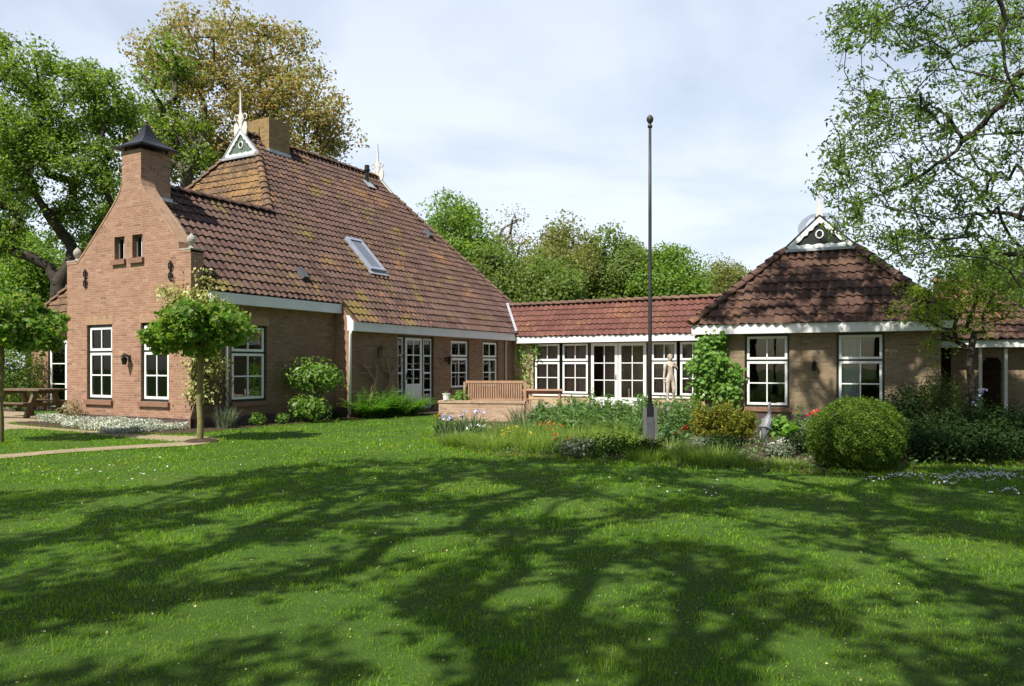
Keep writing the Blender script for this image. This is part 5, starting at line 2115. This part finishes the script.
for i in range(5):
    m.box(-.22, .22, -.2 + .085 * i, -.13 + .085 * i, .47, .5)
m.build('seat', M['teak'], st_, bevel=.004)
for sx in (-1, 1):
    for sy in (-1, 1):
        m = MB()
        m.box(sx * .18 - .025, sx * .18 + .025, sy * .17 - .025, sy * .17 + .025, 0, .468)
        m.build('leg', M['teak'], st_)

p = at(446.5, HOR, 21.7)
pot = empty('flower_pot', 'white pot standing on the end of the low garden wall', 'pot', (p.x, p.y, .566))
m = MB()
m.lathe([(.075, 0), (.09, .02), (.105, .17), (.115, .175), (.115, .2), (.098, .2), (.09, .16)], (0, 0, 0), 18)
m.build('pot_body', M['pot'], pot, smooth=False)
P = rng.normal(size=(40, 3)) * np.array([.05, .05, .02]) + np.array([0, 0, .2])
leaf_mesh('foliage', leaf_arrays(P, .05), L['perennial'], pot)
p = at(460, HOR, 22.1)
bush('leafy_plant', 'bright leafy plant between the white pot and the teak bench', 'plant', (p.x, p.y, 0), (.34, .3, .42), 420, .10, L['vine'], seed=301, zc=.45)

# ------------------------------------------------------------------ statue and heron


def skin_body(name, pts, edges, rad, mat, parent, sub=2):
    me = bpy.data.meshes.new(name)
    me.from_pydata(pts, edges, [])
    o = link(name, me, mat, parent)
    md = o.modifiers.new('skin', 'SKIN')
    md.use_smooth_shade = True
    for i, v in enumerate(me.skin_vertices[0].data):
        rr = rad[i]
        v.radius = (rr, rr) if isinstance(rr, (int, float)) else rr
        v.use_root = (i == 0)
    sb = o.modifiers.new('smooth', 'SUBSURF')
    sb.levels = sub
    sb.render_levels = sub
    return o


p = at(670.5, HOR, 25.4)
stt = empty('garden_statue', 'pale stone statue of a standing bare figure before the link windows', 'statue', (p.x, p.y, 0), R(8))
m = MB()
m.box(-.20, .20, -.18, .18, -.05, .30)
m.box(-.22, .22, -.20, .20, .301, .36)
m.build('pedestal', M['stone'], stt, bevel=.015)
z = .36
pts = [(0, 0, z + .80), (.01, 0, z + .95), (0, -.01, z + 1.12), (-.005, 0, z + 1.27), (-.01, -.005, z + 1.335), (-.015, -.015, z + 1.43), (-.02, -.02, z + 1.50),
       (-.145, 0, z + 1.245), (-.20, .01, z + 1.02), (-.235, -.03, z + .78), (-.23, -.05, z + .70),
       (.145, 0, z + 1.245), (.215, -.02, z + 1.05), (.12, -.13, z + 1.13), (.05, -.15, z + 1.20),
       (-.085, 0, z + .72), (-.10, -.01, z + .40), (-.095, .01, z + .06), (-.10, -.10, z + .03),
       (.085, 0, z + .72), (.10, -.05, z + .40), (.11, .03, z + .06), (.125, -.08, z + .03)]
ed = [(0, 1), (1, 2), (2, 3), (3, 4), (4, 5), (5, 6), (3, 7), (7, 8), (8, 9), (9, 10), (3, 11), (11, 12), (12, 13), (13, 14), (0, 15), (15, 16), (16, 17), (17, 18), (0, 19), (19, 20), (20, 21), (21, 22)]
rad = [(.125, .10), (.105, .085), (.125, .10), (.105, .08), .045, (.07, .085), (.05, .06), .052, .042, .032, .027, .052, .042, .032, .027, .088, .062, .044, .032, .088, .062, .044, .032]
body = skin_body('statue_body', pts, ed, rad, M['statue'], stt)
m = MB()
hd = (-.015, -.015, z + 1.44)
m.lathe([(.03, -.115), (.06, -.095), (.075, -.05), (.083, 0), (.08, .05), (.06, .09), (.02, .112)], hd, 14)
m.tube([(hd[0], hd[1] - .078, hd[2] + .01), (hd[0], hd[1] - .103, hd[2] - .025), (hd[0], hd[1] - .08, hd[2] - .035)], [.012, .014, .010], 6)
m.tube([(hd[0] - .03, hd[1] - .076, hd[2] - .055), (hd[0], hd[1] - .083, hd[2] - .057), (hd[0] + .03, hd[1] - .076, hd[2] - .055)], .007, 5)
for s in (-1, 1):
    m.tube([(hd[0] + s * .045, hd[1] - .072, hd[2] + .015), (hd[0] + s * .018, hd[1] - .082, hd[2] + .015)], .009, 5)
    m.tube([(hd[0] + s * .083, hd[1], hd[2] + .02), (hd[0] + s * .086, hd[1] + .01, hd[2] - .03)], .013, 5)
m.build('statue_head', M['statue'], stt, smooth=True)
m = MB()
m.lathe([(.088, .0), (.093, .03), (.085, .075), (.055, .11), (.01, .125)], (hd[0], hd[1] + .012, hd[2]), 14)
m.build('statue_hair', m_plain('mossy_stone', (.38, .32, .23), .9, var=.3), stt, smooth=True)
for (bx, by, bz, sx) in ((-.23, -.05, z + .70, -1), (.05, -.15, z + 1.20, -1)):
    m = MB()
    for q in range(5):
        o0 = Vector((bx + (q - 2) * .012, by, bz))
        d = Vector((.003 * (q - 2), -.02, -.07 + .008 * abs(q - 2))) if bz < z + 1 else Vector((-.06 + .006 * abs(q - 2), .0, .012 * (q - 2)))
        m.tube([tuple(o0), tuple(o0 + d * .6), tuple(o0 + d)], [.011, .009, .006], 5)
    m.build('hand', M['statue'], stt, smooth=True)

p = G(758, 450)
hr = empty('heron_figure', 'grey metal heron figure on thin legs in the flower bed', 'garden ornament', (p.x + .15, p.y, 0), R(35))
pts = [(.0, 0, .48), (.05, .0, .56), (.075, -.01, .63), (.06, -.02, .69), (.045, -.02, .74), (.06, -.02, .80), (.075, -.02, .845), (.10, -.03, .86), (-.03, 0, .40), (-.06, 0, .31), (-.08, 0, .24)]
ed = [(0, 1), (1, 2), (2, 3), (3, 4), (4, 5), (5, 6), (6, 7), (0, 8), (8, 9), (9, 10)]
rad = [(.095, .085), (.075, .065), .042, .028, .022, .022, .026, .02, (.085, .075), (.05, .045), .014]
skin_body('heron_body', pts, ed, rad, M['heron'], hr)
m = MB()
m.tube([(.10, -.03, .86), (.17, -.05, .855), (.235, -.065, .84)], [.016, .01, .002], 6)
m.build('beak', M['metal'], hr)
for s in (-1, 1):
    m = MB()
    m.tube([(-.01, s * .03, .42), (.0, s * .03, .22), (-.02, s * .03, .02)], [.013, .008, .008], 6)
    for a in (-.5, 0, .5):
        m.tube([(-.02, s * .03, .012), (-.02 + .07 * math.cos(a), s * .03 + .07 * math.sin(a), .008)], .006, 5)
    m.build('leg', M['heron'], hr)
    m = MB()
    m.poly([(.06, s * .075, .58), (.02, s * .105, .56), (-.09, s * .075, .30), (-.13, s * .03, .20), (-.03, s * .09, .40), (.05, s * .09, .50)],
           [(0, 1, 4, 5), (1, 2, 4), (2, 3, 4)])
    w = m.build('wing', M['heron'], hr)
    md = w.modifiers.new('thick', 'SOLIDIFY')
    md.thickness = .012

# ------------------------------------------------------------------ clipped ball
p = at(857, HOR, 11.5)
core_r = .70
bb = empty('box_ball', 'large clipped round evergreen bush at the lawn edge', 'bush', (p.x, p.y, 0))
n = 52000
d = unit(rng.normal(size=(n, 3)))
th = np.arctan2(d[:, 1], d[:, 0])
bump = 1 + .035 * np.sin(th * 3 + d[:, 2] * 3 + 1) + .03 * np.sin(th * 5 + d[:, 2] * 4) + .04 * np.sin(th * 11 + d[:, 2] * 9) * np.sin(d[:, 2] * 8 + 1) + .018 * np.sin(th * 23) * np.sin(d[:, 2] * 21)
rr = bump * rng.uniform(.88, 1.03, n) + np.where(rng.uniform(size=n) < .02, .05, 0)
fl_ = np.where(d[:, 2] < 0, .92, 1)
P = d * rr[:, None] * np.array([.66, .65, .56]) + np.array([0, 0, .47])
P[:, 2] = np.maximum(P[:, 2], rng.uniform(.01, .05, n))
leaf_mesh('foliage', leaf_arrays(P, .032, d * .45 + rng.normal(size=(n, 3)) * .6 + np.array([0, 0, .3]), .55), L['box'], bb)
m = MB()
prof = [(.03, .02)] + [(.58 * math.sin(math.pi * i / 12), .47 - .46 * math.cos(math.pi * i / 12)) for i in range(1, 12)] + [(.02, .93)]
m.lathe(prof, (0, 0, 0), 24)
m.build('light_block_core', L['dark'], bb, smooth=True)  # solid dark core added inside the leaves to block light

# ------------------------------------------------------------------ shrubs and climbers by the walls
def hp(x, y):
    return HM @ Vector((x, y, 0))


def wall_climber(name, label, cat, base, tips, n, size, mat, seed, sig=.12, stem=.02, flat_dir=None, smat=None):
    """stems against a wall from base to each tip, leaves around the upper stems"""
    r = np.random.default_rng(seed)
    root = empty(name, label, cat, tuple(base))
    tg = [np.array(Vector(t) - Vector(base)) for t in tips]
    P, par, cnt, tp = skeleton([(0, 0, -.03), (0, 0, .12), (0, 0, .25)], tg, .18, seed=seed, wob=.12)
    limb_mesh('stem', P, par, cnt, stem, .005, smat or M['twig'], root)
    if n:
        C = P[r.choice(np.array(tp), n)]
        Q = C + r.normal(size=(n, 3)) * sig
        fn = np.array(flat_dir if flat_dir is not None else (-.49, -.87, .4))
        leaf_mesh('foliage', leaf_arrays(Q, size, fn[None] + r.normal(size=(n, 3)) * .5, .75), mat, root)
    return root


# vine beside the first window of the front wing
base = PW @ Vector((.35, -.25, 0))
tips = []
r = np.random.default_rng(400)
for _ in range(80):
    z = r.uniform(.5, 2.45)
    wdt = .62 if z < 1.5 else .42
    x = (.35 if z < 1.4 else .18) + r.uniform(-1, 1) * wdt
    tips.append(PW @ Vector((x, -.12 - r.uniform(0, .28), z)))
wall_climber('climbing_vine', 'large leaved green vine climbing the corner of the front wing', 'climber', base, tips, 2000, .13, L['vine'], 401, .10, .035)
# variegated ivy on the gable corner
tips = [hp(.10 + random.uniform(-.05, .15), random.uniform(-.1, .7)) + Vector((0, 0, random.uniform(.7, 3.7))) for _ in range(45)]
tips += [hp(random.uniform(-.75, 0), -.10) + Vector((0, 0, random.uniform(2.3, 3.6))) for _ in range(14)]
wall_climber('variegated_ivy', 'cream and green variegated ivy on the gable corner', 'climber', hp(.12, -.12), tips, 2600, .085, L['variegated'], 402, .15, .022)
# creeper on the pale link wall
tips = [hp(.75 + random.uniform(0, .55), 15.0) + Vector((0, 0, random.uniform(.8, 2.4))) for _ in range(16)] + [hp(1.35 + random.uniform(0, .3), 14.98) + Vector((0, 0, random.uniform(1.9, 2.4))) for _ in range(6)]
wall_climber('wall_creeper', 'thin creeper with few leaves on the pale link wall', 'climber', hp(1.15, 14.95), tips, 420, .09, L['vine'], 403, .11, .018)
# bare espalier on the main wall
for i, (yy, sd) in enumerate(((5.75, 404), (6.75, 405))):
    tips = [hp(.66, yy + random.uniform(-.45, .9 if i else .6)) + Vector((0, 0, random.uniform(1.2, 2.1))) for _ in range(16)]
    wall_climber('bare_climber', ('bare twisted climber stems by the white downpipe', 'bare branching climber stems near the white door')[i], 'climber', hp(.72, yy), tips, 0, .1, None, sd, .1, .055)
# trellis at the gable corner
tr_ = MB(HM @ frame((.06, 0, 0), 90))
for i in range(7):
    tr_.beam((.12 + i * .11, -.03, .35), (.12 + i * .11 + .5, -.03, 1.25), .012, .02, (0, 1, 0))
    tr_.beam((.62 + i * .11, -.045, .35), (.12 + i * .11, -.045, 1.25), .012, .02, (0, 1, 0))
tag(tr_.build('trellis', M['oldwood']), 'small diamond trellis fixed low beside the gable corner', 'trellis')
bxm = MB(HM @ frame((.55, 0, 0), 90))
bxm.box(6.42, 6.58, -.14, -.002, 1.83, 2.08)
bxm.prism([(6.39, 2.08), (6.61, 2.08), (6.5, 2.17)], -.18, -.002)
tag(bxm.build('nest_box', M['oldwood'], bevel=.004), 'small dark nest box on the shaded wall above the ferns', 'nest box')

# rhododendron, tufts and ferns along the wing
p = hp(.75, 3.35)
bush('glossy_shrub', 'loose glossy leaved shrub against the wing wall', 'shrub', (p.x, p.y, 0), (.78, .5, .46), 1500, .14, L['rhodo'], seed=501, lumps=5, inner=.15, loose=.5, zc=1.22, aspect=.4)
p = hp(.95, 3.0)
bush('glossy_shrub', 'lower glossy shrub under the loose tall one by the wing', 'shrub', (p.x, p.y, 0), (.60, .4, .34), 950, .13, L['rhodo'], seed=502, lumps=4, inner=.15, loose=.45, zc=.40, aspect=.4)
p = hp(.55, .55)
blade_plant('lavender', 'grey green lavender tuft at the gable corner', 'plant', (p.x, p.y, 0), 320, .62, .022, .22, L['greyleaf'], (.1, .6))
for i, (x, y, s, lab) in enumerate(((.65, 1.45, .19, 'small green tuft under the wing window'), (.75, 2.25, .16, 'smallest green tuft between the wing window and shrub'))):
    p = hp(x, y)
    bush('small_tuft', lab, 'plant', (p.x, p.y, 0), (s * 1.3, s, s), 300, .07, L['rhodo'], seed=510 + i, inner=.3, stems=3)
p = hp(.35, 4.75)
blade_plant('dark_plant', 'small dark strappy plant in the shaded corner by the downpipe', 'plant', (p.x, p.y, 0), 60, .4, .03, .12, L['dark'], (.2, .9))
for i, (x, y, n, ln, lab) in enumerate(((1.1, 5.35, 80, 1.15, 'tall fern clump under the white downpipe'), (1.25, 6.25, 76, 1.08, 'middle fern clump below the nest box'), (1.4, 7.0, 64, .98, 'fern clump nearest the white door'))):
    p = hp(x, y)
    fern('fern', lab, (p.x, p.y, 0), n, ln, 'ferns along the main wall')

# silver carpet along the gable
P = []
for _ in range(26000):
    x, y = random.uniform(-5.8, .05), random.uniform(-1.95, -.06)
    if y < math.sin(x * 4.1) * .08 - .55 - 1.25 * min(max((x + 5) / 4.2, 0), 1):
        continue
    hgt = .12 + .17 * (1 + math.sin(x * 3.3) * math.sin(x * 1.1 + 2)) / 2
    q = hp(x, y)
    P.append((q.x, q.y, random.uniform(.02, hgt) * max(.25, 1 - .3 * abs((y + .7) / 1.0) ** 2)))
P = np.array(P)
tag(leaf_mesh('silver_groundcover', leaf_arrays(P, .055, rng.normal(size=P.shape) * .6 + np.array([0, -.3, .8]), .4), L['silver']), 'silvery white flowering ground cover along the gable foot', 'ground cover', kind='stuff')
p = hp(-4.25, -.35)
bush('brown_shrub', 'small brownish shrub beneath the first gable window', 'shrub', (p.x, p.y, 0), (.34, .28, .34), 420, .07, L['far_brown'], seed=520, inner=.3)

# ------------------------------------------------------------------ flower bed
def bed(px, py):
    return G(px, py)


# leafy perennials before the link
rows = [(548, 437, .40, .62, 'before the garden table'), (578, 436, .46, .74, 'under the left hand panes'), (606, 436, .42, .72, ''), (632, 437, .42, .74, ''), (590, 441, .36, .52, ''), (622, 443, .34, .5, ''),
        (666, 435, .44, .70, ''), (690, 434, .40, .66, ''), (712, 432, .36, .56, ''), (562, 431, .4, .72, ''), (598, 430, .42, .78, ''), (680, 430, .42, .72, ''), (640, 430, .40, .76, '')]
labs = ['leafy perennial just before the garden table', 'leafy perennial under the second link window', 'leafy perennial before the first glazed door leaf', 'tall leafy perennial close to the flagpole, on its table side', 'low leafy perennial before the taller ones by the glazed doors',
        'low leafy perennial between glazed door and flagpole', 'leafy perennial at the foot of the statue', 'leafy perennial between statue and vine', 'low leafy perennial before the vine', 'tall leafy perennial behind those near the table', 'tallest leafy perennial before the glazed doors',
        'leafy perennial hiding the statue pedestal', 'leafy perennial right behind the flagpole']
for (px, py, rd, h, _), lab in zip(rows, labs):
    p = bed(px, py)
    perennial('leafy_perennial', lab, 'plant', (p.x, p.y, 0), rd * 1.15, h * 1.2, 950, .10, L['perennial'], 'leafy perennials before the link')
# iris clumps
for px, py, n, ln, sp, lab, fl in ((528, 434, 95, .80, .34, 'large clump of grey green iris blades by the low wall', None), (552, 433, 60, .72, .26, 'iris clump close to the garden table', None), (470, 437, 75, .62, .30, 'iris clump with lilac flowers under the low wall', (6, L['lilac'], .065, .54)),
                                    (446, 436, 40, .50, .2, 'small iris clump with pale lilac flowers at the bed corner', (6, L['lilac'], .07, .42)), (938, 436, 80, .62, .36, 'pale iris clump in the dark shrubs past the clipped ball', None)):
    p = bed(px, py)
    blade_plant('iris_clump', lab, 'iris', (p.x, p.y, 0), n, ln, .045, sp, L['iris'], (.1, .7), 'iris clumps', fl)
# meadow grass tufts
gl = [(455, 446, .34, .2), (490, 450, .38, .26), (505, 441, .46, .24), (535, 452, .36, .26), (560, 450, .44, .28), (585, 455, .40, .28), (540, 442, .5, .26), (576, 446, .52, .28), (604, 450, .5, .28), (628, 452, .46, .26), (612, 444, .56, .26), (668, 457, .36, .3), (690, 461, .32, .3), (716, 463, .34, .3),
      (735, 464, .14, .26), (645, 460, .3, .24), (785, 466, .14, .3), (520, 446, .42, .24), (470, 447, .36, .2)]
gd = ['at the very corner of the bed', 'before the white flowers', 'under the end of the low wall', 'before the yellow flowers', 'before the orange flowers', 'at the front edge, shaded and dense', 'beside the yellow flowers', 'behind the orange flowers, tall', 'midway between orange flowers and flagpole',
      'just short of the flagpole posts', 'tallest of the tufts near the flagpole', 'just past the flagpole posts', 'before the golden conifer', 'before the small golden conifer', 'below the heron', 'right at the foot of the flagpole', 'between heron and clipped ball', 'between white and yellow flowers', 'below the lilac irises']
for (px, py, ln, sp), dsc in zip(gl, gd):
    p = bed(px, py)
    blade_plant('grass_tuft', 'tuft of meadow grass ' + dsc, 'grass tuft', (p.x, p.y, 0), 620, ln * 1.15, .010, sp * 1.45, L['tallgrass'], (.15, .95), 'grass tufts in the bed')
# flowers
p = bed(478, 440)
perennial('white_flowers', 'white flowered clump under the low wall', 'flowers', (p.x, p.y, 0), .26, .34, 260, .06, L['perennial'], None, (46, L['whitep'], .035))
p = bed(516, 447)
perennial('yellow_flowers', 'yellow flowered mound at the front of the bed', 'flowers', (p.x, p.y, 0), .27, .36, 300, .06, L['lime'], None, (60, L['yellow'], .03))
for px, py, h, k, lab in ((550, 441, .42, 7, 'orange flowered clump by the iris blades'), (562, 454, .36, 3, 'smaller orange flowered clump near the lawn edge'), (444, 430, .52, 2, 'orange poppy at the end of the low wall')):
    p = bed(px, py)
    perennial('orange_flowers', lab, 'flowers', (p.x, p.y, 0), .2, h, 150, .07, L['perennial'], 'orange flowers in the bed', (k, L['orange'], .05))
for px, py, h, k, lab in ((688, 444, .3, 4, 'red flowered plant at the foot of the golden conifer'), (802, 432, .62, 2, 'red flowered plant under the wall lamp'), (815, 436, .52, 3, 'red flowered plant behind the clipped ball')):
    p = bed(px, py)
    perennial('red_flowers', lab, 'flowers', (p.x, p.y, 0), .22, h, 190, .09, L['perennial'], 'red flowers in the bed', (k, L['red'], .065))
p = bed(785, 437)
perennial('broad_leaf_plant', 'bright broad leaved plant between heron and clipped ball', 'plant', (p.x, p.y, 0), .3, .42, 220, .17, L['vine'], aspect=.65)
p = bed(978, 432)
perennial('blue_flowers', 'blue flowered stems before the arched opening', 'flowers', (p.x, p.y, 0), .16, 1.05, 120, .09, L['dark'], None, (5, L['lilac'], .07))
# golden conifers
p = bed(713, 446)


def gold(name, label, loc, w, h, n, seed):
    r = np.random.default_rng(seed)
    root = empty(name, label, 'conifer', loc, 0, 'golden conifers')
    ns = n // 60
    a = r.uniform(0, 2 * np.pi, ns)
    t = r.uniform(.1, 1, ns)
    B = np.zeros((ns, 3))
    B[:, 2] = t * h * .35
    T = np.stack([np.cos(a) * w * (.35 + .65 * np.sqrt(1 - (t * .9) ** 2)), np.sin(a) * w * (.35 + .65 * np.sqrt(1 - (t * .9) ** 2)), h * (.18 + .82 * t)], 1) * r.uniform(.82, 1.1, (ns, 1))
    s = r.uniform(.35, 1, (ns, 60)) ** .7
    Q = (B[:, None] * (1 - s[..., None]) + T[:, None] * s[..., None]) + r.normal(size=(ns, 60, 3)) * .028
    ax = np.repeat(unit(T - B)[:, None], 60, 1).reshape(-1, 3)
    leaf_mesh('foliage', leaf_arrays(Q.reshape(-1, 3), .075, None, .28, .05, ax + r.normal(size=ax.shape) * .5), L['gold'], root)
    m = MB()
    for b, q in list(zip(B, T))[:24]:
        m.tube([(0, 0, 0), tuple(b), tuple(b + (q - b) * .8)], [.014, .01, .004], 4)
    m.build('stem', M['bark'], root)


gold('golden_conifer', 'feathery golden conifer below the climbing vine', (p.x, p.y, 0), .43, .84, 8000, 601)
p = bed(742, 443)
gold('golden_conifer', 'smaller golden conifer beneath the first front wing window', (p.x, p.y, 0), .27, .66, 4200, 602)
# low dark mounds
for i, (px, py, w, h, mt, lab) in enumerate(((612, 459, .50, .22, 'dark', 'low dark mound in the shade short of the flagpole'), (578, 458, .34, .18, 'greyleaf', 'low grey green mound in front of the meadow tufts'), (722, 455, .34, .2, 'dark', 'dark cushion plant between golden conifer and heron'), (778, 457, .26, .12, 'greyleaf', 'grey cushion plant by the heron legs'),
                                          (800, 455, .34, .22, 'dark', 'dark leafy cushion next to the clipped ball'), (702, 453, .3, .16, 'greyleaf', 'grey cushion under the golden conifer'), (667, 447, .3, .24, 'perennial', 'green leaved low plant past the flagpole'), (648, 458, .3, .16, 'dark', 'dark low plant around the flagpole posts'))):
    p = bed(px, py)
    bush('cushion_plant', lab, 'plant', (p.x, p.y, 0), (w, w * .8, h), 900, .055, L[mt], 'cushion plants', seed=610 + i, stems=0, inner=.3, loose=.2)
for i, (px, py, s) in enumerate(((787, 446, .16), (799, 449, .11), (773, 447, .09), (688, 456, .09), (670, 452, .12))):
    p = bed(px, py)
    bm = bmesh.new()
    bmesh.ops.create_icosphere(bm, subdivisions=3, radius=s)
    r = random.Random(i)
    ph = [r.uniform(0, 6) for _ in range(4)]
    for v in bm.verts:
        d = v.co.normalized()
        v.co *= 1 + .16 * math.sin(d.x * 4 + ph[0]) * math.sin(d.y * 4 + ph[1]) + .09 * math.sin(d.z * 8 + ph[2] + d.x * 5)
        v.co.z *= .62
        v.co.x *= 1.25
    me = bpy.data.meshes.new('garden_rock')
    bm.to_mesh(me)
    bm.free()
    o = link('garden_rock', me, M['stone'], None, True)
    o.location = (p.x, p.y, s * .35)
    tag(o, ('largest grey rock by the heron', 'smaller rock between heron and clipped ball', 'small rock right behind the heron', 'small rock under the golden conifer', 'rock past the flagpole in bare soil')[i], 'rock', 'rocks in the bed')
# dark shrubbery past the ball
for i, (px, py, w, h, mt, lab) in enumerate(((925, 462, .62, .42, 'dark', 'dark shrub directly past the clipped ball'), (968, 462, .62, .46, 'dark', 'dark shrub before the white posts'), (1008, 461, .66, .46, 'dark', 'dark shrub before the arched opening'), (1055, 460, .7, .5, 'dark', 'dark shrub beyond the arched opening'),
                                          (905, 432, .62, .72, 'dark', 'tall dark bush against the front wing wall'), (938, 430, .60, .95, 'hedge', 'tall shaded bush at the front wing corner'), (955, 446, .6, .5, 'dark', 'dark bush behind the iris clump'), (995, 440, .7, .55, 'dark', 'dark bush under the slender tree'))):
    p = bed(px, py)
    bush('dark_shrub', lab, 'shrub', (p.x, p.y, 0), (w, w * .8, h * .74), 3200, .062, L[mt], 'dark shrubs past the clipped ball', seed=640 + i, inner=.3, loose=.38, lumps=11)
p = bed(905, 442)
bush('clipped_shrub', 'small shrub tucked behind the clipped ball', 'shrub', (p.x, p.y, 0), (.5, .4, .3), 900, .08, L['dark'], seed=660)
# low cover closing the soil
P = []
bx0, bx1 = min(p[0] for p in BED), max(p[0] for p in BED)
by0, by1 = min(p[1] for p in BED), max(p[1] for p in BED)
x = rng.uniform(bx0, bx1, 30000)
y = rng.uniform(by0, by1, 30000)
kk = inside(BED, x, y) & ~inside(PAV_FP, x, y) & (np.sin(x * 2.3 + y) * np.sin(y * 2.9 - x) > -.35)
x, y = x[kk], y[kk]
P = np.stack([x, y, rng.uniform(.01, .13, len(x))], 1)
tag(leaf_mesh('bed_ground_cover', leaf_arrays(P, .06, None, .5), L['perennial']), 'low leafy ground cover between the plants of the bed', 'ground cover', kind='stuff')
